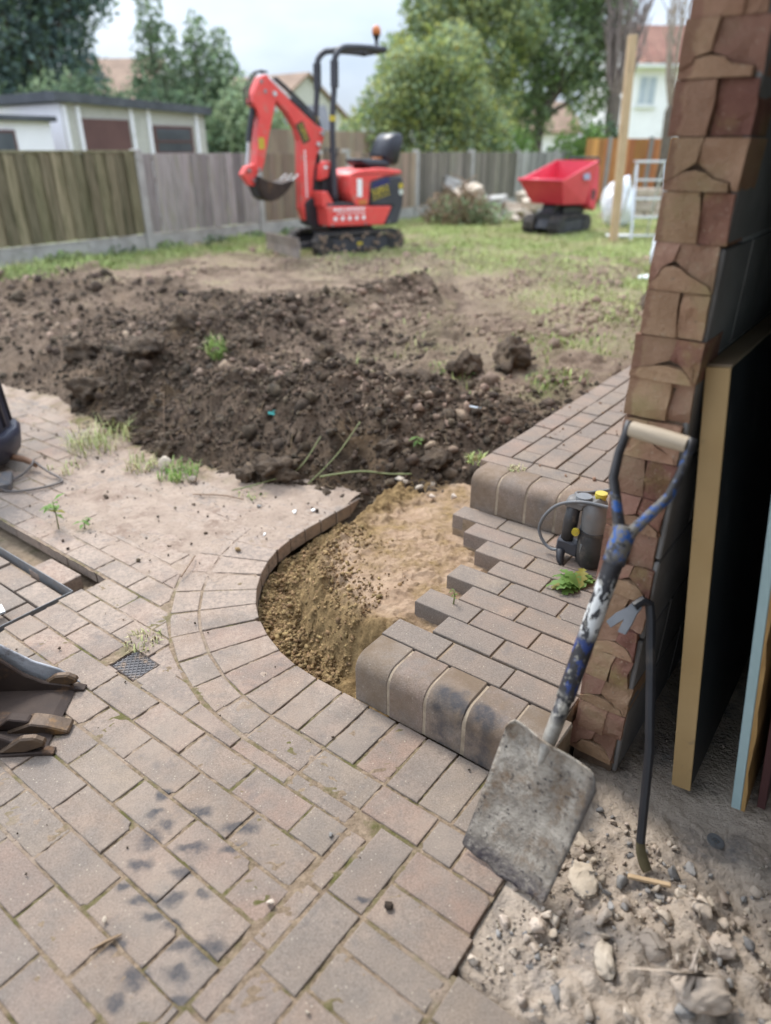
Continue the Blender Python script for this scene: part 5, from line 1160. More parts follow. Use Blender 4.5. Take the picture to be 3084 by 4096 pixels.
# ------------------------------------------------------------------ fence along the left
FA = -7.75
def fence_panel(b0, b1, mat, lab, nb, style, top=1.395, base=.50):
    e = empty('fence_panel', W(FA, b0, .27), PH, label=lab, cat='fence panel', group='fence panels along the left side')
    L = b1-b0; w_ = L/nb
    bd = MB().box(-.009, .009, -.5*w_-(.012 if style == 'feather' else -.003), .5*w_+(.010 if style == 'feather' else -.003), 0, top-base, .003).mesh('board', M[mat])
    for i in range(nb):
        x = (i+.5)*w_; tl_ = random.uniform(-.006, .006)
        o = link('board', bd, e, loc=(.030+(.008 if i % 2 else 0)+random.uniform(-.002, .002), x, base-.27+random.uniform(-.006, .004)), rot=(tl_, 0, R(11) if style == 'feather' else random.uniform(-.05, .05)))
    for z0 in ((.30, .80, 1.04) if style != 'old' else (.3, 1.04)): MB().box(-.02, .015, .0, L, z0, z0+.045).build('rail', M[mat], e)
    if style == 'feather': MB().box(.0, .05, -.005, L+.005, top-.27, top-.24, .004).build('capping', M[mat], e)
    return e
def gravel(b0, b1, lab):
    MB().box(-.025, .03, 0, b1-b0, 0, .24, .006).build('gravel_board', M['concrete'], None, loc=W(FA, b0, .25), rot=(0, 0, PH), label=lab, cat='gravel board', group='concrete gravel boards under the fence')
POSTS = [.41, 2.38, 4.35, 6.32, 8.29, 10.26, 12.23, 14.2, 16.2, 18.2]
pm = MB().box(-.055, .055, -.05, .05, -.3, 1.17, .008).mesh('concrete_post', M['concrete'])
pl = ['beyond the left edge', 'at the far left behind the bin', 'between the green and the grey fence panels', 'between the grey and the brown fence panels behind the digger bucket', 'behind the digger boom', 'just right of the digger seat', 'behind the brush pile', 'left of the red dumper', 'behind the dumper skip', 'last in the row by the orange fence']
for i, b0 in enumerate(POSTS): link('concrete_post', pm, loc=W(FA, b0, .27), rot=(0, 0, PH), label='weathered concrete fence post ' + pl[i], cat='fence post', group='concrete fence posts')
spec = [('fence_green', 'algae green feather edge fence panel beyond the left edge', 14, 'feather'), ('fence_green', 'green stained feather edge fence panel at the far left', 14, 'feather'), ('fence_grey', 'purplish grey fence panel of wide uneven boards', 13, 'flat'), ('fence_brown', 'reddish brown fence panel behind the digger boom', 14, 'flat'),
        ('fence_brown', 'brown fence panel behind the digger body', 14, 'flat'), ('fence_old', 'dark old fence panel right of the digger', 16, 'old'), ('fence_old', 'dark fence panel behind the brush pile', 16, 'old'), ('fence_pale', 'pale grey fence panel left of the dumper', 16, 'old'), ('fence_pale', 'pale grey fence panel behind the dumper', 16, 'old')]
for i, (mt, lab, nb, sty) in enumerate(spec):
    b0, b1 = POSTS[i]+.055, POSTS[i+1]-.055
    if i == 0: continue
    fence_panel(b0, b1, mt, lab, nb, sty); gravel(b0, b1, 'concrete gravel board under the ' + lab)
# taller neighbour's fence behind (brown, seen over the top)
e = empty('tall_fence', W(-10.2, 8.6, 0), PH, label='taller brown board fence seen behind the digger boom', cat='fence')
bd = MB().box(-.01, .01, -.07, .07, 0, 1.78, .002).mesh('board', M['fence_brown'])
for i in range(34): link('board', bd, e, loc=(random.uniform(-.006, .006), i*.14, 0))

# back fence (orange) and post
e = empty('orange_fence', W(-2.75, 14.9, .35), PH, label='orange stained panel fence across the far right end', cat='fence')
bd = MB().box(-.075, .075, -.01, .01, .0, 1.33, .003).mesh('board', M['fence_orange'])
e.location = Vector((4.75, 18.6, .35)); e.rotation_euler = (0, 0, R(4))
for i in range(15): link('board', bd, e, loc=(.075+.148*i, random.uniform(-.006, .006), 0), rot=(0, 0, R(4)))
for z0 in (.15, .62, 1.1): MB().box(0, 2.25, .012, .05, z0, z0+.05).build('rail', M['fence_orange'], e)
for i in range(2): MB().box(.52+1.0*i, .60+1.0*i, -.06, .05, 0, 1.37, .006).build('post', M['fence_pale'], e)
e = empty('grey_gate', Vector((7.05, 18.75, .35)), R(6), label='grey slatted gate right of the orange fence', cat='gate')
MB().box(0, .12, -.05, .05, 0, 1.45, .008).build('gate_post', M['concrete'], e)
for i in range(6): MB().box(.14+.15*i, .27+.15*i, -.01, .01, .05, 1.35, .003).build('slat', M['fence_pale'], e)
# low wall of sandy blocks behind the ladder
e = empty('block_stack', Vector((5.3, 14.6, .25)), R(3), label='low stack of sandy rough walling blocks behind the step ladder', cat='block stack')
bd = MB().box(-.19, .19, -.10, .10, -.065, .065, .012).mesh('block', M['stone_l'])
for rr_ in range(4):
    for i in range(7): link('block', bd, e, loc=(-.95+.40*i+(.2 if rr_ % 2 else 0), random.uniform(-.02, .02), .068+.135*rr_), rot=(0, 0, random.uniform(-.08, .08)))

# timber post
d = W(0, 0, 0); e = MB().box(-.047, .047, -.047, .047, -.2, 2.45, .006); e.build('timber_post', M['timber'], None, loc=Vector((3.20, 10.42, .25)), rot=(R(0), R(-3.1), R(10)), label='tall bare timber post leaning slightly in the lawn at right', cat='post')
# step ladder
ld = empty('step_ladder', Vector((3.5, 10.6, .26)), R(5), label='aluminium step ladder standing in the lawn right of the timber post', cat='ladder')
for x0 in (0, .52): MB().tube([(x0, 0, 0), (x0+(.06 if x0 == 0 else -.06), .32, 1.02)], .018, 8).build('rail', M['alu'], ld)
for x0 in (.02, .50): MB().tube([(x0, .62, 0), (x0+(.05 if x0 < .1 else -.05), .34, 1.0)], .014, 8).build('rear_leg', M['alu'], ld)
for i in range(4):
    t = (i+.35)/4.3; MB().box(.01+.06*t, .51-.06*t, .32*t-.04, .32*t+.04, 1.02*t-.012, 1.02*t+.012, .003).build('tread', M['alu'], ld)
MB().box(.04, .48, .27, .40, 1.01, 1.04, .004).build('top_tread', M['alu'], ld)
MB().box(-.28, .06, -.05, .07, 0, .035, .004).build('plank_offcut', M['white_wall'], None, loc=Vector((3.52, 10.9, .30)), label='white plank lying between the timber post and the ladder foot', cat='plank')
# bags
def blob(name, loc, s, mat, lab, cat, seed, sq=(1, 1, 1)):
    v, f = ico(4, 500+seed, .17, 1.0); v = v*(1+.22*(fbm(v[:, 0]*3+seed, v[:, 1]*3+v[:, 2]*2, seed, 4)-.5)[:, None]); link(name, mesh_np(name, v*s*np.array(sq), f, mat, True), loc=loc, label=lab, cat=cat)
blob('rubble_sack', Vector((3.95, 12.9, .56)), .36, M['plastic_bag'], 'white rubble sack standing behind the red dumper', 'sack', 1, (.72, .7, 1))
blob('plastic_sheet', Vector((2.92, 7.75, .50)), .20, M['plastic_bag'], 'torn pale blue plastic sheet at the brick wall edge on the lawn', 'plastic sheet', 2, (.7, .5, 1.5))
blob('plastic_sheet', Vector((2.72, 7.35, .285)), .15, M['plastic_bag'], 'flat scrap of pale plastic lying on the lawn by the sheet', 'plastic sheet', 3, (1.2, .8, .12))
blob('earth_mound', Vector((2.35, 5.9, .27)), .20, M['clod_big'], 'small brown mound of earth at the brick wall edge', 'mound', 4, (1.3, 1, .7))

# rubbish pile and brush pile
pr = random.Random(8)
for i in range(14):
    sx, sy, sz = pr.uniform(.15, .42), pr.uniform(.1, .3), pr.uniform(.04, .12); x, y = 2.0+pr.uniform(-.55, .9), 14.6+pr.uniform(-.4, .5)
    MB().box(-sx, sx, -sy, sy, -sz, sz, .012).build('broken_slab', M['concrete' if i % 3 else 'stone_l'], None, loc=Vector((x, y, .33+.05*(i % 7)+.12*(1 if i > 7 else 0))), rot=(pr.uniform(-.4, .4), pr.uniform(-.4, .4), pr.uniform(0, 3)), label='broken grey slab in the heap behind the dumper', cat='slab', group='broken slabs heaped by the fence')
for i in range(9):
    v, f = hull(900+i, 14, .7, .2, 1); link('rubble_lump', mesh_np('rubble_lump', v*pr.uniform(.07, .16), f, M['stone_l']), loc=Vector((2.3+pr.uniform(-.5, .6), 13.7+pr.uniform(-.3, .4), .33)), label='pale rubble lump lying in front of the slab heap', cat='rubble', group='pale lumps in front of the slab heap')
e = empty('brush_pile', Vector((1.35, 13.2, .27)), label='pile of cut branches and dry leaves in front of the fence', cat='brush pile')
m_ = MB()
for i in range(260):
    t = pr.uniform(0, 6.28); rr_ = pr.uniform(0, .62); p = Vector((rr_*math.cos(t)*1.1, rr_*math.sin(t)*.6, pr.uniform(0, .7)*(1-rr_/.8))); dv = Vector((pr.uniform(-1, 1), pr.uniform(-1, 1), pr.uniform(-.3, .9)))*pr.uniform(.12, .35); m_.tube([p, p+dv*.5+Vector((0, 0, .02)), p+dv], [.010, .007, .004], 4)
m_.build('branches', M['twig'], e)
def leaf_cloud(name, C, Rad, n, size, mat, parent, seed, flat=1.0, shell=.55):
    """n leaf sprays spread through ellipsoid lobes"""
    r = np.random.default_rng(seed); C = np.asarray(C, float); Rad = np.asarray(Rad, float)
    wgt = Rad.prod(1)**.75; k = r.choice(len(C), n, p=wgt/wgt.sum())
    d = r.normal(size=(n, 3)); d /= np.linalg.norm(d, axis=1)[:, None]; rad = r.uniform(shell**3, 1, n)**(1/3)
    rad *= 1 + .22*(fbm(d[:, 0]*3+k*5.1, d[:, 1]*3+d[:, 2]*2.3, seed, 3)-.5)*2
    P = C[k] + d*Rad[k]*rad[:, None]
    u_ = r.normal(size=(n, 3)); u_ /= np.linalg.norm(u_, axis=1)[:, None]; t = r.normal(size=(n, 3)); w_ = np.cross(u_, t); w_ /= np.linalg.norm(w_, axis=1)[:, None]
    s = size*r.uniform(.55, 1.4, n)[:, None]
    v = np.stack([P-u_*s, P+w_*s*.45, P+u_*s, P-w_*s*.45], 1).reshape(-1, 3); f = np.arange(n*4).reshape(-1, 4)
    return link(name, mesh_np(name, v, f, mat), parent)
leaf_cloud('dry_leaves', [(0, 0, .22), (.4, 0, .15)], [(.6, .4, .3), (.5, .35, .2)], 700, .05, M['leafhaze'], e, 3, shell=.1)
leaf_cloud('brown_leaves', [(-.1, 0, .25)], [(.6, .4, .35)], 700, .04, M['twig'], e, 4, shell=.1)
# ivy and weeds at the foot of the fence
for i in range(9):
    b0 = 3.0+i*.75; e = empty('weed_clump', W(FA+.14, b0, .27), label='low green weeds at the gravel board ' + ['at the far left of the fence', 'under the middle of the green panel', 'under the right part of the green panel', 'just left of the post by the grey panel', 'under the left part of the grey panel', 'under the middle of the grey panel', 'at the post left of the brown panel', 'beside the digger dozer blade', 'behind the digger tracks'][i], cat='weeds', group='weeds at the foot of the fence')
    leaf_cloud('leaves', [(0, 0, .05), (.1, .2, .04)], [(.12, .3, .10), (.1, .2, .08)], 150, .03, M['leafdark' if i % 2 else 'leafmid'], e, 40+i, shell=.1)

# ------------------------------------------------------------------ mini excavator
C_ = Vector((-.49, 9.58, .262)); ang = math.atan2(-.56, -.83)
# local x forward, y: +y = towards camera side must be right-handed: rotate so that x = forward, y = left of forward
ex = empty('mini_excavator', C_, ang, label='red and black tracked mini digger with raised boom on the lawn', cat='digger')
# with forward pointing left in view, local +y points to the camera
def bars(pts, z=None): return pts
def track(y0, y1, x0, x1, h, parent, root_name='track'):
    e = MB(); r_ = h/2; prof = []
    for i in range(9): t = math.pi/2 + math.pi*i/8; prof.append((x0+r_+r_*math.cos(t), r_+r_*math.sin(t)))
    for i in range(9): t = -math.pi/2 + math.pi*i/8; prof.append((x1-r_+r_*math.cos(t), r_+r_*math.sin(t)))
    inner = [((x-(x0+x1)/2)*(1-.055/((x1-x0)/2))+(x0+x1)/2, (z_-r_)*(1-.028/r_)+r_) for x, z_ in prof]
    n = len(prof); A = [e.bm.verts.new((p[0], y0, p[1])) for p in prof]; B = [e.bm.verts.new((p[0], y1, p[1])) for p in prof]; A2 = [e.bm.verts.new((p[0], y0, p[1])) for p in inner]; B2 = [e.bm.verts.new((p[0], y1, p[1])) for p in inner]
    for i in range(n):
        k = (i+1) % n; e.bm.faces.new((A[i], A[k], B[k], B[i])); e.bm.faces.new((A2[i], B2[i], B2[k], A2[k])); e.bm.faces.new((A[i], A2[i], A2[k], A[k])); e.bm.faces.new((B[i], B[k], B2[k], B2[i]))
    tr = e.build(root_name, M['rubber'], parent, auto=40)
    lug = MB(); per = 2*(x1-x0-h)+math.pi*h; N = int(per/.075)
    for i in range(N):
        s = i*per/N; Ls = x1-x0-h
        if s < Ls: p = (x0+r_+s, h, 0)
        elif s < Ls+math.pi*r_: t = (s-Ls)/r_; p = (x1-r_+r_*math.sin(t), r_+r_*math.cos(t), t)
        elif s < 2*Ls+math.pi*r_: p = (x1-r_-(s-Ls-math.pi*r_), 0, math.pi)
        else: t = (s-2*Ls-math.pi*r_)/r_; p = (x0+r_-r_*math.sin(t), r_-r_*math.cos(t), math.pi+t)
        lug.box(-.016, .016, y0+.01, y1-.01, -.008, .012, 0, M=Matrix.Translation((p[0], 0, p[1])) @ Matrix.Rotation(p[2], 4, 'Y'))
    lug.build('lugs', M['rubber'], tr)
    yo = y1-.03; ys = y1 if abs(y1) > abs(y0) else y0; sgn = 1 if ys > 0 else -1
    def wheel(x, r2, name): MB().tube([(x, ys-sgn*.10, r_), (x, ys-sgn*.006, r_)], r2, 20).build(name, M['black'], parent, auto=40)
    MB().box(x0+r_*1.25, x1-r_*1.25, min(ys-sgn*.11, ys-sgn*.02), max(ys-sgn*.11, ys-sgn*.02), .045, h-.045, .01).build('track_frame', M['charcoal'], parent)
    wheel(x0+r_, r_-.035, 'sprocket'); wheel(x1-r_, r_-.035, 'idler')
    for i in range(3): MB().tube([(x0+r_*1.8+(x1-x0-3.6*r_)*i/2, ys-sgn*.09, .052), (x0+r_*1.8+(x1-x0-3.6*r_)*i/2, ys-sgn*.008, .052)], .04, 14).build('roller', M['black'], parent, auto=40)
track(.235, .415, -.60, .66, .27, ex); track(-.415, -.235, -.60, .66, .27, ex)
MB().box(-.35, .40, -.235, .235, .10, .27, .02).build('undercarriage', M['black'], ex)
MB().tube([(0, 0, .26), (0, 0, .33)], .24, 20).build('turntable', M['black'], ex, auto=40)
MB().box(.02, .10, .345, .352, .10, .14).build('hazard_mark', M['yellow'], ex) if False else MB().box(.02, .10, .396, .4005, .12, .155).build('hazard_mark', M['yellow'], ex)
# dozer blade
bp = [(.90, .03), (.925, .05), (.91, .14), (.925, .25), (.945, .25), (.935, .14), (.95, .03)]
MB().prism(bp, -.44, .44, 'y').build('dozer_blade', mk('scraped_blade', (.17, .14, .12), (.30, .25, .21), 8, .6, .3, 50, .003, dirt=(.25, .17, .12), dirt_sc=6), ex)
for y0 in (-.2, .2): MB().prism([(.35, .12), (.92, .10), (.92, .16), (.35, .19)], y0-.03, y0+.03, 'y').build('blade_arm', M['black'], ex)
# house
MB().prism([(.49, .57), (-.45, .54), (-.33, .33), (.47, .345)], -.36, .36, 'y', bev=.012).build('side_skirt', M['red'], ex)
MB().prism([(-.13, .55), (-.14, .82), (-.35, .87), (-.60, .88), (-.64, .80), (-.63, .56), (-.55, .33), (-.34, .325), (-.46, .545)], -.355, .355, 'y', bev=.02).build('counterweight', M['charcoal'], ex, auto=40)
MB().prism([(.15, .89), (.10, .93), (-.03, .955), (-.30, .975), (-.60, .945), (-.625, .905), (-.36, .875), (-.15, .825), (-.12, .56), (.08, .56), (.16, .71)], -.335, .335, 'y', bev=.014).build('engine_hood', M['red'], ex, auto=40)
MB().box(-.10, .46, -.33, .33, .545, .60, .01).build('floor_plate', M['black'], ex)
MB().box(-.02, .05, .336, .340, .66, .86, .0).build('white_panel', M['white'], ex)
MB().box(-.08, .03, .337, .341, .575, .63).build('caution_mark', M['orange'], ex)
MB().tube([(-.585, .34, .77), (-.585, .358, .77)], .035, 12).build('reflector', M['yellow'], ex); MB().tube([(-.585, .34, .70), (-.585, .358, .70)], .035, 12).build('reflector', M['alu'], ex)
# seat
MB().prism([(-.10, 1.06), (-.14, 1.075), (-.46, 1.06), (-.56, 1.02), (-.52, .975), (-.24, .965), (-.13, 1.01)], -.20, .20, 'y', bev=.022).build('seat_cushion', M['seat'], ex, smooth=True)
MB().prism([(-.44, 1.10), (-.54, 1.30), (-.64, 1.36), (-.73, 1.35), (-.755, 1.29), (-.67, 1.0), (-.52, 1.0)], -.19, .19, 'y', bev=.03).build('seat_back', M['seat'], ex, smooth=True)
MB().box(-.50, -.36, .02, .12, 1.062, 1.085, .006).build('belt', M['orange'], ex)
# swing post and control column
MB().prism([(.40, .33), (.52, .32), (.62, .36), (.63, .60), (.55, .66), (.42, .60)], -.10, .10, 'y', bev=.01).build('swing_post', M['black'], ex, auto=40)
MB().prism([(.43, 1.02), (.33, 1.06), (.29, 1.04), (.34, .87), (.46, .84)], -.10, .16, 'y', bev=.014).build('control_tower', M['red'], ex, auto=40)
MB().prism([(.52, .73), (.44, .73), (.36, .60), (.40, .55), (.51, .56)], .0, .30, 'y', bev=.01).build('front_guard', M['red'], ex)
MB().prism([(.40, .86), (.30, 1.0), (.22, 1.0), (.20, .62), (.38, .60)], -.12, .12, 'y', bev=.01).build('console', M['black'], ex)
for y0, x0 in ((.14, .20), (-.14, .20), (.05, .26), (-.05, .26)): MB().tube([(.27, y0*.8, .95), (x0, y0, 1.13), (x0-.01, y0, 1.19)], [.010, .008, .016], 8).build('lever', M['black'], ex, smooth=True)
for y0 in (.05, .0): MB().tube(smooth_path([(.42, y0, 1.15), (.40, y0, 1.05), (.47, y0, .85), (.50, y0, .60), (.46, y0, .45)], 4), .014, 6).build('hose', M['black'], ex, smooth=True)
# roll bar: two posts joined, roof bar, beacon
def rollpost(y0): MB().tube(smooth_path([(.28, y0, .60), (.29, y0, 1.1), (.285, y0, 1.48), (.245, y0, 1.84), (.235, y0, 2.05), (.20, y0, 2.13), (.12, y0, 2.185), (0, y0, 2.20), (-.22, y0, 2.205), (-.42, y0, 2.20)], 4), .034, 10).build('roll_bar_post', M['charcoal'], ex, smooth=True)
rollpost(.20); rollpost(-.20)
for y0 in (.20, -.20): MB().tube([(.245, y0, 1.80), (.238, y0, 2.06)], .048, 10).build('post_sleeve', M['charcoal'], ex, auto=40); MB().tube([(.287, y0, 1.46), (.283, y0, 1.52)], .038, 10).build('yellow_band', M['yellow'], ex, auto=40)
MB().tube([(-.42, -.24, 2.20), (-.42, .24, 2.20)], .034, 10).build('roof_crossbar', M['charcoal'], ex, smooth=True)
MB().tube([(.10, -.2, 2.185), (.10, .2, 2.185)], .03, 10).build('roof_crossbar', M['charcoal'], ex, smooth=True)
MB().tube([(-.43, .05, 2.20), (-.43, .05, 2.30), (-.43, .05, 2.36)], [.02, .02, .045], 12).build('beacon_stem', M['black'], ex)
MB().lathe([(.05, 0), (.052, .05), (.035, .085), (.01, .095)], 14, M=Matrix.Translation((-.43, .05, 2.36))).build('beacon', M['orange'], ex, smooth=True)
# boom, arm, bucket
boom = [(.99, 1.86), (.81, 1.71), (.72, 1.64), (.42, 1.42), (.34, 1.39), (.33, 1.29), (.39, 1.18), (.44, 1.10), (.48, .94), (.53, .62), (.56, .43), (.63, .40), (.68, .54), (.66, 1.01), (.65, 1.26), (.68, 1.38), (.79, 1.54), (.93, 1.66)]
MB().prism(boom, -.065, .065, 'y', bev=.006).build('boom', M['red'], ex)
arm = [(1.03, 1.90), (.94, 1.80), (.92, 1.70), (.96, 1.58), (1.05, 1.31), (1.13, 1.04), (1.17, .95), (1.25, .94), (1.19, 1.26), (1.15, 1.48), (1.17, 1.56), (1.22, 1.63), (1.20, 1.71), (1.10, 1.87)]
MB().prism(arm, -.085, .085, 'y', bev=.006).build('dipper_arm', M['red'], ex)
for p in ((.95, 1.72), (.36, 1.34), (.42, 1.23), (.40, 1.14)): MB().tube([(p[0], -.10, p[1]), (p[0], .10, p[1])], .024, 12).build('pin', M['alu'], ex, auto=40)
MB().tube([(.42, 0, 1.455), (.72, 0, 1.68)], .042, 12).build('arm_ram', M['black'], ex, auto=40); MB().tube([(.72, 0, 1.68), (.97, 0, 1.87)], .018, 10).build('ram_rod', M['alu'], ex)
MB().tube([(.41, 0, 1.17), (.52, 0, .63)], .045, 12).build('boom_ram', M['black'], ex, auto=40)
MB().tube([(1.185, .0, 1.58), (1.27, 0, 1.25)], .034, 12).build('bucket_ram', M['black'], ex, auto=40); MB().tube([(1.27, 0, 1.25), (1.31, 0, 1.02)], .016, 10).build('ram_rod', M['alu'], ex)
MB().prism([(1.34, 1.0), (1.22, 1.03), (1.17, .97), (1.24, .89), (1.25, .80), (1.31, .80), (1.40, .92)], -.06, .06, 'y', bev=.006).build('bucket_link', M['red'], ex)
MB().box(.05, .06, 0, .01, 0, .01) if False else None
sd = [(1.25, .90), (1.14, .85), (.97, .82), (.80, .865), (.84, .80), (.93, .72), (1.02, .66), (1.13, .635), (1.20, .68), (1.24, .78)]
MB().prism([(p[0], p[1]) for p in sd], -.17, .17, 'y', bev=.004).build('bucket_shell', M['rust'], ex)
for y0 in (-.15, 0, .15): MB().prism([(.82, .845), (.87, .83), (.745, .915), (.735, .915)], y0-.018, y0+.018, 'y').build('bucket_tooth', M['steel'], ex)
MB().prism([(1.25, .90), (1.19, .90), (1.14, .80), (1.17, .66), (1.22, .68), (1.26, .80)], -.09, .09, 'y', bev=.004).build('bucket_ear', M['black'], ex)
for y0 in (-.035, .035): MB().tube(smooth_path([(.40, y0, 1.20), (.36, y0, 1.42), (.46, y0, 1.55), (.70, y0, 1.74), (.90, y0, 1.88)], 4), .012, 6).build('hose', M['black'], ex, smooth=True)
for y0 in (-.05, .05): MB().tube(smooth_path([(1.0, y0, 1.92), (1.12, y0, 1.92), (1.24, y0, 1.75), (1.24, y0, 1.60)], 4), .011, 6).build('hose', M['black'], ex, smooth=True)
for p in ((1.10, 1.83), (1.06, 1.74), (1.20, .97), (1.32, .96), (1.27, .86), (.60, .45), (.55, .52)): MB().tube([(p[0], -.092, p[1]), (p[0], .092, p[1])], .020, 10).build('pin', M['steel'], ex, auto=40)
MB().box(-.60, .14, .334, .3375, .905, .912).build('panel_seam', M['black'], ex)
for x0 in (-.40, -.05, .42): MB().tube([(x0, .36, .36), (x0, .368, .36)], .014, 8).build('bolt', M['steel'], ex)
mud = MB(); mr_ = random.Random(5)
for i in range(46):
    x0 = mr_.uniform(-.58, .64); zz = mr_.uniform(.02, .25); mud.box(-.02, .02, -.006, .006, -.014, .014, M=Matrix.Translation((x0, .416, zz)) @ Matrix.Rotation(mr_.uniform(0, 3), 4, 'Y'))
mud.build('mud_cakes', M['clod_dry'], ex, kind='stuff')
# stickers with lettering
def textmesh(txt, size, mat, parent, Mloc, name='lettering', depth=.0012, align='CENTER'):
    cu = bpy.data.curves.new(name, 'FONT'); cu.body = txt; cu.size = size; cu.extrude = depth; cu.align_x = align; cu.align_y = 'CENTER'; cu.resolution_u = 2
    to = bpy.data.objects.new(name, cu); col.objects.link(to); dg = bpy.context.evaluated_depsgraph_get(); me = bpy.data.meshes.new_from_object(to.evaluated_get(dg)); bpy.data.objects.remove(to); me.materials.clear(); me.materials.append(mat)
    o = link(name, me, parent); o.matrix_local = Mloc; return o
# the camera-side face of local y: text x must run to local -x (right in view), up = z, normal = +y
def face_m(x, y, z, roll=0): 
    B_ = Matrix(((-1, 0, 0), (0, 0, 1), (0, 1, 0))).to_4x4(); return Matrix.Translation((x, y, z)) @ B_ @ Matrix.Rotation(roll, 4, 'Z')
st = MB().box(-.135, .135, -.055, .055, 0, .002); o = st.build('sticker', M['sticker_dark'], ex); o.matrix_local = face_m(-.275, .358, .705, R(14))
st = MB().box(-.125, .125, -.045, .045, .0022, .003); o = st.build('sticker_panel', M['navy'], ex); o.matrix_local = face_m(-.285, .357, .80, R(14))
textmesh('HPH', .125, M['yellow'], ex, face_m(-.278, .3605, .71, R(14)))
for sgn in (1, -1): o = MB().box(-.137, .137, -.004, .004, .002, .0032).build('sticker_border', M['yellow'], ex); o.matrix_local = face_m(-.275, .358, .705, R(14)) @ Matrix.Translation((0, sgn*.055, 0))
o = MB().box(-.052, .052, -.11, .11, 0, .002).build('sticker', M['sticker_dark'], ex); o.matrix_local = face_m(.61, .0655, 1.345, R(25))
textmesh('HPH', .088, M['yellow'], ex, face_m(.605, .0668, 1.35, R(25-90)))
MB().box(1.115, 1.185, .0852, .0868, 1.175, 1.29).build('caution_sticker', M['yellow'], ex)
tr_ = random.Random(2)
z0 = .54
for rowi, (zz, x0, x1, h) in enumerate(((.530, .40, -.03, .028), (.487, .35, -.0, .014), (.43, .40, -.02, .045))):
    x = x0
    while x > x1:
        w_ = tr_.uniform(.02, .045) if rowi < 2 else .045
        MB().box(x-w_, x, .3605, .3625, zz-h/2, zz+h/2, .0).build('white_print', M['white'], ex); x -= w_ + (.016 if rowi < 2 else .055)
for i in range(11): MB().box(.585, .605, .0655, .0668, .66+.047*i, .695+.047*i).build('white_print', M['white'], ex)
MB().box(.35, .40, .161, .163, .97, 1.0).build('white_print', M['white'], ex)

# ------------------------------------------------------------------ tracked dumper
dl = empty('tracked_dumper', Vector((2.71, 11.85, .262)), math.atan2(-.73, -.68), label='small red tracked dumper with empty skip on the far lawn', cat='dumper')
track(.13, .32, -.50, .52, .27, dl); track(-.32, -.13, -.50, .52, .27, dl)
MB().box(-.45, .42, -.13, .13, .10, .33, .02).build('chassis', M['black'], dl)
MB().prism([(.50, .10), (.30, .42), (.16, .62), (.05, .40), (.1, .15)], -.11, .11, 'y', bev=.01).build('tipping_arm', M['black'], dl)
MB().box(-.5, .15, -.18, .18, .27, .40, .02).build('deck', M['black'], dl)
def skip_mesh():
    m_ = MB(); top = [(.62, -.37, .77), (.62, .37, .77), (-.42, .37, 1.03), (-.42, -.37, 1.03)]; bo = [(.36, -.28, .44), (.36, .28, .44), (-.32, .28, .42), (-.32, -.28, .42)]
    def off(P, d, dz=0): cx, cy = sum(p[0] for p in P)/4, sum(p[1] for p in P)/4; return [(p[0]-math.copysign(d, p[0]-cx), p[1]-math.copysign(d, p[1]-cy), p[2]+dz) for p in P]
    ot, ob, it, ib = top, bo, off(top, .03), off(bo, .02, .03)
    vo_, vb, vi, vb2 = ([m_.bm.verts.new(p) for p in q] for q in (ot, ob, it, ib))
    for i in range(4):
        k = (i+1) % 4; m_.bm.faces.new((vo_[i], vo_[k], vb[k], vb[i])); m_.bm.faces.new((vi[i], vb2[i], vb2[k], vi[k])); m_.bm.faces.new((vo_[i], vi[i], vi[k], vo_[k]))
    m_.bm.faces.new(vb); m_.bm.faces.new(vb2[::-1])
    return m_
skip_mesh().build('skip', M['dred'], dl)
MB().tube([(.63, -.37, .775), (.63, .37, .775)], .022, 8).build('skip_lip', M['dred'], dl, smooth=True)
MB().prism([(-.36, .40), (-.62, .30), (-.66, .60), (-.60, .95), (-.50, .98), (-.40, .70)], -.30, .30, 'y', bev=.02).build('engine_cover', M['dred'], dl, auto=40)
MB().box(-.545, -.44, .301, .304, .48, .62).build('cover_grille', M['black'], dl)
MB().tube([(-.66, -.25, 1.0), (-.60, -.25, 1.06), (-.60, .25, 1.06), (-.66, .25, 1.0)], .018, 8).build('handle_bar', M['black'], dl)
# oblique print panel on the skip side
o = MB().box(-.10, .10, -.05, .05, 0, .003).build('print_panel', mk('blue_grey_print', (.25, .25, .33), (.32, .32, .40), 5, .5, 0), dl); o.matrix_local = Matrix.Translation((-.10, .362, .82)) @ Matrix(((-1, 0, 0), (0, -.26, .965), (0, .965, .26))).to_4x4()

# ------------------------------------------------------------------ neighbour's garage and houses
def wbox(x0, x1, y0, y1, z0, z1, mat, parent, name): return MB().box(x0, x1, y0, y1, z0, z1).build(name, M[mat], parent)
ng = empty('neighbour_garage', W(-11.75, 5.9, .1), PH, label='flat roofed pale garage with brown door behind the left fence', cat='garage')
wbox(-3, 0, 0, 2.95, 0, 2.02, 'pebbledash', ng, 'wall')
wbox(-4.2, -.01, -.02, -.004, 0, 2.0, 'render_w', ng, 'end_wall')
MB().prism([(-.15, 2.03), (3.05, 1.93), (3.05, 2.06), (-.15, 2.17)], -3.1, .12, 'x').build('roof', M['felt'], ng)
wbox(.002, .03, .30, 1.22, .0, 1.80, 'brown_door', ng, 'door'); 
w_ = wbox(.002, .025, 1.72, 2.62, 1.05, 1.73, 'brown_door', ng, 'window'); wbox(.026, .03, 1.78, 2.56, 1.10, 1.68, 'glass', w_, 'pane')
for i in range(2): wbox(.031, .04, 1.78, 2.56, 1.27+.19*i, 1.30+.19*i, 'brown_door', w_, 'glazing_bar')
for y0 in (0, .24, 1.26, 1.62, 2.70): wbox(.001, .04, y0+.005, y0+.06, 0, 1.98, 'render_w', ng, 'panel_rib')
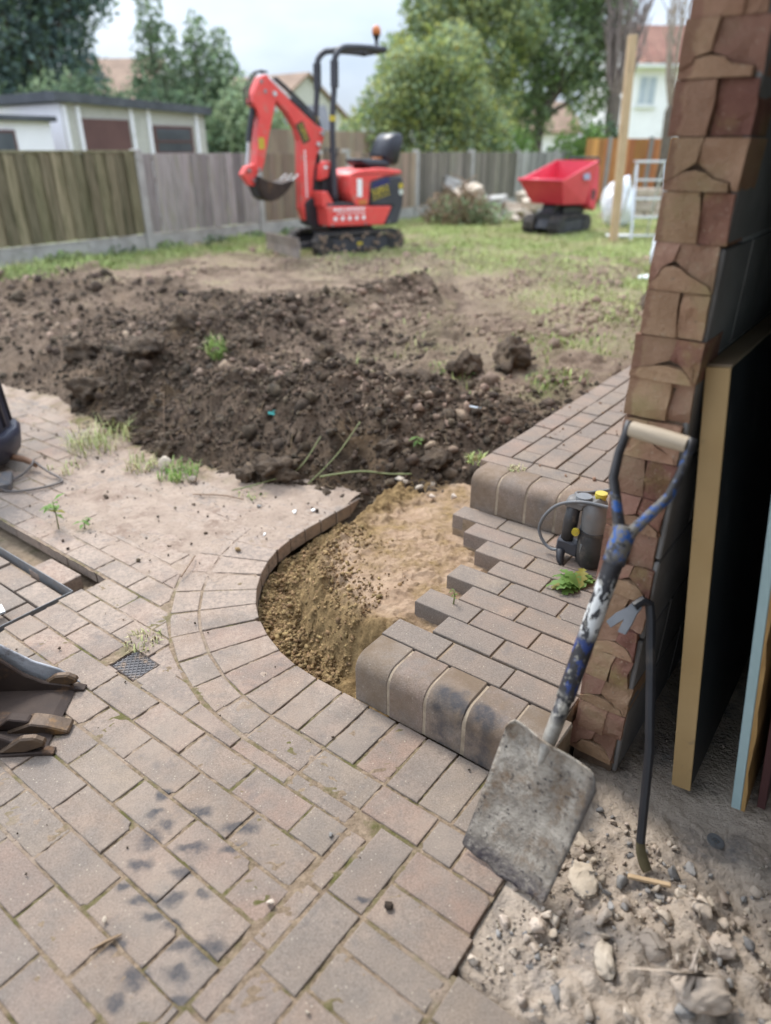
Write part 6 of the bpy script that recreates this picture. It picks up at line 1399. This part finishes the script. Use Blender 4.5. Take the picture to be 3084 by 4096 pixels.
ls = empty('lean_to', W(-11.4, 4.45, .1), PH, label='low white lean to left of the pale garage', cat='outbuilding')
wbox(-2, 0, 0, 1.0, 0, 1.72, 'render_w', ls, 'wall'); MB().box(-2.1, .1, -.1, 1.08, 1.721, 1.80, .01).build('roof', M['felt'], ls); w_ = wbox(.001, .02, .05, .4, 1.1, 1.6, 'brown_door', ls, 'window'); wbox(.021, .024, .09, .36, 1.14, 1.56, 'glass', w_, 'pane')
MB().box(-.08, .08, -.08, .08, 0, 2.35, .01).build('gate_post', mk('dark_brown_post', (.07, .045, .035), (.11, .075, .055), 6, .8, .3, 40), None, loc=Vector((-5.72, 10.35, .1)), label='dark brown post at the left edge before the white lean to', cat='post')

def gable_house(name, loc, rz, w_, d_, eave, ridge, wall, roof, lab, wins=(), tiles=False):
    h = empty(name, loc, rz, label=lab, cat='house')
    wbox(-w_/2, w_/2, 0, d_, -1.5, eave, wall, h, 'wall')
    for y0, z0, z1 in ((0, eave, ridge),):
        m_ = MB(); ov = .35
        m_.prism([(-ov, eave-.12), (d_/2, ridge), (d_+ov, eave-.12), (d_+ov, eave), (d_/2, ridge+.14), (-ov, eave)], -w_/2-.2, w_/2+.2, 'x'); rf = m_.build('roof', M[roof], h)
        MB().prism([(0, eave), (d_, eave), (d_/2, ridge-.05)], -w_/2+.01, w_/2-.01, 'x').build('gable', M[wall], h)
    if tiles:
        n_r = 16; sl = math.hypot(d_/2+.35, ridge-eave+.12); an = math.atan2(ridge-eave+.0, d_/2+.35)
        for i in range(n_r):
            m_ = MB(); t0 = i*sl/n_r
            K = int((w_+.4)/.15); prof = []
            for k in range(K+1): prof.append((-w_/2-.2+k*.15, .035+.03*math.sin(k*math.pi/2*1.0)))
            pts = prof + [(p[0], p[1]-.03) for p in prof[::-1]]
            Mt = Matrix.Translation((0, -.35, eave+.0)) @ Matrix.Rotation(an, 4, 'X') @ Matrix.Translation((0, t0, .015)) @ Matrix.Rotation(R(-3), 4, 'X')
            m_.prism(pts, 0, sl/n_r+.03, 'y', M=Mt); m_.build('tile_course', M['tile'], rf)
        MB().box(-w_/2-.25, w_/2+.25, -.42, -.30, eave-.14, eave+.0, .01).build('gutter', M['white_wall'], h); MB().box(-w_/2-.1, w_/2+.1, -.30, -.005, eave-.20, eave-.13).build('soffit', M['white_wall'], h)
    for (x0, x1, z0, z1) in wins:
        f_ = MB().box(x0, x1, -.04, .05, z0, z1, .01).build('window', M['white_wall'], h)
        xm = (x0+x1)/2; zm = (z0+z1)/2
        for (p0, p1, q0, q1) in ((x0+.07, xm-.03, z0+.07, z1-.07), (xm+.03, x1-.07, z0+.07, z1-.07)): MB().box(p0, p1, -.046, -.041, q0, q1).build('pane', M['glass_lit'], f_)
        MB().box(x0-.08, x1+.08, -.12, -.042, z0-.10, z0-.01, .01).build('sill', M['white_wall'], f_)
    return h
gable_house('white_house', Vector((14.4, 36, .2)), R(4), 7.4, 6.2, 4.55, 6.25, 'render_w', 'tile', 'white rendered house with red tiled roof behind the far right fence', wins=((-3.3, -2.45, 3.0, 4.15), (-3.2, -1.9, .5, 1.7), (0, 1.2, 3.0, 4.15)), tiles=True)
gable_house('tile_roof_house', Vector((-9.0, 44, -.6)), R(-38), 6.5, 7, 3.4, 5.7, 'pebbledash', 'tile_old', 'brown roofed house behind the digger boom')
gable_house('orange_roof_house', Vector((-16.5, 46, -.3)), R(-8), 5.5, 7, 4.2, 6.5, 'pebbledash', 'tile_old', 'orange roofed house far behind the left garage')
gable_house('low_house', Vector((7.6, 40, .0)), R(6), 4.4, 5, 2.3, 3.6, 'render_w', 'tile_old', 'low pale house glimpsed between the big tree and the pollard')
gable_house('small_white_house', Vector((-4.1, 34, .2)), R(10), 3.2, 4, 1.9, 2.9, 'render_w', 'felt', 'small white house seen under the digger boom')

# ------------------------------------------------------------------ trees
def tree(name, base, lobes, mat, n, size, lab, trunk=(.16, 1.5), seed=1, cat='tree', mats2=None, limbs=True, shell=.35):
    e = empty(name, base, label=lab, cat=cat); rr = random.Random(seed); B0 = Vector(base)
    m_ = MB(); top = trunk[1]
    m_.tube([(0, 0, -.3), (.03, 0, top*.5), (.05, .02, top)], [trunk[0]*1.25, trunk[0], trunk[0]*.8], 9)
    for (c, r_) in lobes:
        c = Vector(c); m_.tube([(.05, .02, top), Vector((.05, .02, top))*.45+c*.55+Vector((rr.uniform(-.2, .2), rr.uniform(-.2, .2), -.1)), c], [trunk[0]*.6, trunk[0]*.36, trunk[0]*.12], 6, cap=False)
    m_.build('trunk', M['bark'], e, smooth=True)
    cn = [c for c, r_ in lobes]; rd = [r_ for c, r_ in lobes]
    leaf_cloud('crown', cn, rd, n, size, M[mat], e, seed, shell=shell)
    if mats2:
        for q, (mm, fr) in enumerate(mats2): leaf_cloud('foliage', cn, [tuple(x*1.04 for x in r_) for r_ in rd], int(n*fr), size, M[mm], e, seed+50+q, shell=.6)
    return e
# left dark cedar reaching out of the frame
tree('cedar_tree', (-9.6, 21.5, 0), [((-.9, 0, 4.2), (2.2, 1.6, 1.0)), ((.6, .3, 5.2), (1.9, 1.4, .9)), ((-1.8, 0, 5.8), (2.0, 1.6, 1.0)), ((1.35, 0, 6.1), (1.3, 1.2, .8)), ((-.8, 0, 3.0), (1.5, 1.2, .8)), ((-.6, 0, 7.0), (2.5, 1.6, 1.0)), ((1.7, .1, 4.8), (1.0, .8, .6)), ((.9, 0, 3.6), (1.2, 1, .8)), ((.3, 0, 2.6), (1.3, 1, .8)), ((1.5, 0, 3.0), (.9, .8, .7)), ((2.2, 0, 5.7), (1.1, .9, .7)), ((1.9, 0, 6.7), (1.3, 1, .8)), ((1.2, 0, 4.3), (1.0, .8, .6))], 'leafblue', 15000, .10, 'big dark blue green tree filling the upper left corner', (.3, 2.6), 5, mats2=[('leafdark', .4)], shell=.2)
# conifers behind the garage
def conifer(name, x, y, h, w_, lab, seed, mat='leafdark'):
    lob = [((random.uniform(-.1, .1), random.uniform(-.1, .1), h*(.12+.80*i/6)), (w_*(1-i/7.6)*(1.35 if i < 4 else 1.0), w_*(1-i/7.6), h*.14)) for i in range(7)]
    return tree(name, (x, y, 0), lob, mat, 5600, .085, lab, (.12, h*.5), seed, mats2=[('leafhaze', .45)], shell=.3)
conifer('conifer_tree', -5.55, 20.2, 4.65, 1.7, 'tallest pointed conifer behind the garage roof', 11); conifer('conifer_tree', -4.75, 20.6, 4.2, 1.5, 'middle pointed conifer right of the tallest one', 12); conifer('conifer_tree', -4.0, 20.0, 3.85, 1.4, 'right hand pointed conifer of the three', 13)
for i, (x, y, h, w_, mt, lab) in enumerate([(-7.7, 19.0, 3.1, 1.2, 'leafhaze', 'grey green bush between the dark tree and the conifers'), (-6.9, 18.4, 2.9, .9, 'leafdark', 'dark bush behind the left end of the garage roof'), (-3.3, 19.0, 2.9, 1.0, 'leafhaze', 'grey green bush right of the conifers'), (-2.5, 19.5, 2.2, .8, 'leafmid', 'low bush behind the raised digger boom'), (-5.0, 18.8, 2.8, 1.4, 'leafdark', 'dark bush under the conifers')]):
    tree('bush', (x, y, 0), [((0, 0, h*.55), (w_, w_*.8, h*.48)), ((.4, 0, h*.4), (w_*.7, w_*.6, h*.4)), ((-.4, .1, h*.45), (w_*.7, w_*.6, h*.4))], mt, 4000, .075, lab, (.07, h*.4), 60+i, 'bush', shell=.3)
# lime tree right of the digger
tree('lime_leaved_tree', (.9, 17.4, 0), [((-1.15, 0, 1.75), (.75, .6, .65)), ((-.75, 0, 2.35), (.7, .6, .6)), ((-.1, .1, 2.5), (.85, .7, .75)), ((.75, 0, 2.3), (.75, .6, .8)), ((-.35, 0, 2.95), (.6, .5, .55)), ((.4, 0, 1.4), (1.1, .6, .7)), ((-1.0, 0, 1.3), (.8, .6, .5)), ((.5, 0, 3.1), (.7, .6, .7)), ((1.2, 0, 1.7), (.7, .6, .7))], 'leafhaze', 11500, .06, 'yellow green shrubby tree right behind the digger', (.08, 1.0), 21, mats2=[('leaflime', .55), ('leafyel', .04)], shell=.25)
tree('birch_tree', (1.6, 20.5, 0), [((-1.0, 0, 3.3), (.9, .8, .8)), ((0, .1, 4.1), (1.1, .9, .9)), ((.9, 0, 3.6), (.9, .8, .9)), ((-.3, 0, 2.6), (1.2, .8, .8)), ((.8, 0, 4.9), (1.0, .8, .8)), ((-.5, 0, 4.5), (.8, .6, .6)), ((1.2, 0, 2.5), (.7, .6, .8)), ((.2, 0, 5.5), (.9, .7, .7)), ((1.7, 0, 4.2), (.7, .7, .8))], 'leafhaze', 12000, .072, 'broad mid green tree behind the lime coloured one', (.12, 1.7), 22, mats2=[('leaflime', .6)], shell=.25)
tree('tall_tree', (4.1, 21.5, 0), [((-.4, 0, 3.2), (.8, .8, 1.0)), ((.6, 0, 3.8), (1.1, .8, 1.0)), ((-.5, 0, 4.6), (.9, .8, .9)), ((.8, 0, 5.2), (1.2, .8, .9)), ((0, 0, 6.0), (1.4, .9, .8)), ((1.3, 0, 2.9), (.8, .6, .7)), ((-.2, 0, 2.2), (.6, .5, .7)), ((1.4, 0, 4.4), (.8, .6, .8)), ((1.7, 0, 6.0), (.8, .6, .8))], 'leafhaze', 10500, .08, 'tall dark trunked tree above the dumper', (.16, 2.2), 23, mats2=[('leafdark', .2), ('leafmid', .35)], shell=.25)
for i, (x, y, h, w_, mt, lab) in enumerate([(3.0, 19.3, 2.1, .8, 'leafbright', 'bright green bush over the fence left of the dumper'), (4.9, 19.6, 2.2, .85, 'leafbright', 'bright green bush above the dumper skip'), (5.5, 20.0, 2.3, .6, 'leafdark', 'dark bush at the left end of the orange fence'), (1.9, 18.8, 2.1, .8, 'leafmid', 'green bush behind the dark fence panels'), (.2, 18.2, 1.9, .7, 'leaflime', 'pale bush just behind the digger seat')]):
    tree('bush', (x, y, 0), [((0, 0, h*.55), (w_, w_*.7, h*.42)), ((.35, 0, h*.45), (w_*.7, w_*.6, h*.38)), ((-.35, .1, h*.45), (w_*.7, w_*.6, h*.38))], mt, 3400, .06, lab, (.06, h*.4), 80+i, 'bush', shell=.3)
# bare pollards
def bare(name, base, h0, n, hl, lab, seed, mat='paletwig', rad=.16):
    e = empty(name, base, label=lab, cat='tree'); rr = random.Random(seed)
    MB().tube([(0, 0, -.3), (.03, 0, h0*.5), (0, 0, h0), (.0, 0, h0+.18)], [rad*1.2, rad, rad*1.1, rad*.5], 9).build('trunk', M['bark'], e, smooth=True)
    for i in range(n):
        an = 6.28*i/n+rr.uniform(-.3, .3); sp = rr.uniform(.25, .75); L = hl*rr.uniform(.65, 1.1); d = Vector((math.cos(an)*sp, math.sin(an)*sp, 1)).normalized(); p = Vector((0, 0, h0)); m_ = MB()
        q = p+Vector((math.cos(an)*sp*.5, math.sin(an)*sp*.5, L*.3)); t = q+Vector((d.x*.25*L, d.y*.25*L, L*.7)); m_.tube([p, q, (q+t)*.5+Vector((rr.uniform(-.05, .05), 0, 0)), t], [rad*.42, rad*.3, rad*.2, rad*.07], 6, cap=False)
        for k in range(5):
            s_ = q.lerp(t, rr.uniform(.1, .8)); m_.tube([s_, s_+Vector((rr.uniform(-.2, .2), rr.uniform(-.2, .2), L*.15)), s_+Vector((rr.uniform(-.25, .25), rr.uniform(-.2, .2), L*rr.uniform(.25, .5)))], [rad*.12, rad*.09, rad*.03], 5, cap=False)
        m_.build('branch', M[mat], e, smooth=True)
bare('pollarded_tree', (5.95, 21.0, .3), 2.3, 22, 2.3, 'bare pollarded tree left of the timber post', 3, 'mauvetwig', .17)
bare('bare_tree', (6.40, 18.0, .3), 1.9, 9, 2.2, 'thin bare cut back tree in front of the white house', 8, 'paletwig', .12)
# far hedge line closing the view
e = empty('far_hedge', (0, 60, -1), label='far line of trees closing the horizon', kind='stuff')
leaf_cloud('foliage', [(-40+5*i, 0, 1.2) for i in range(17)], [(4, 2, 2.2+.6*math.sin(i*2.1)) for i in range(17)], 9000, .35, M['leafhaze'], e, 99, shell=.4)
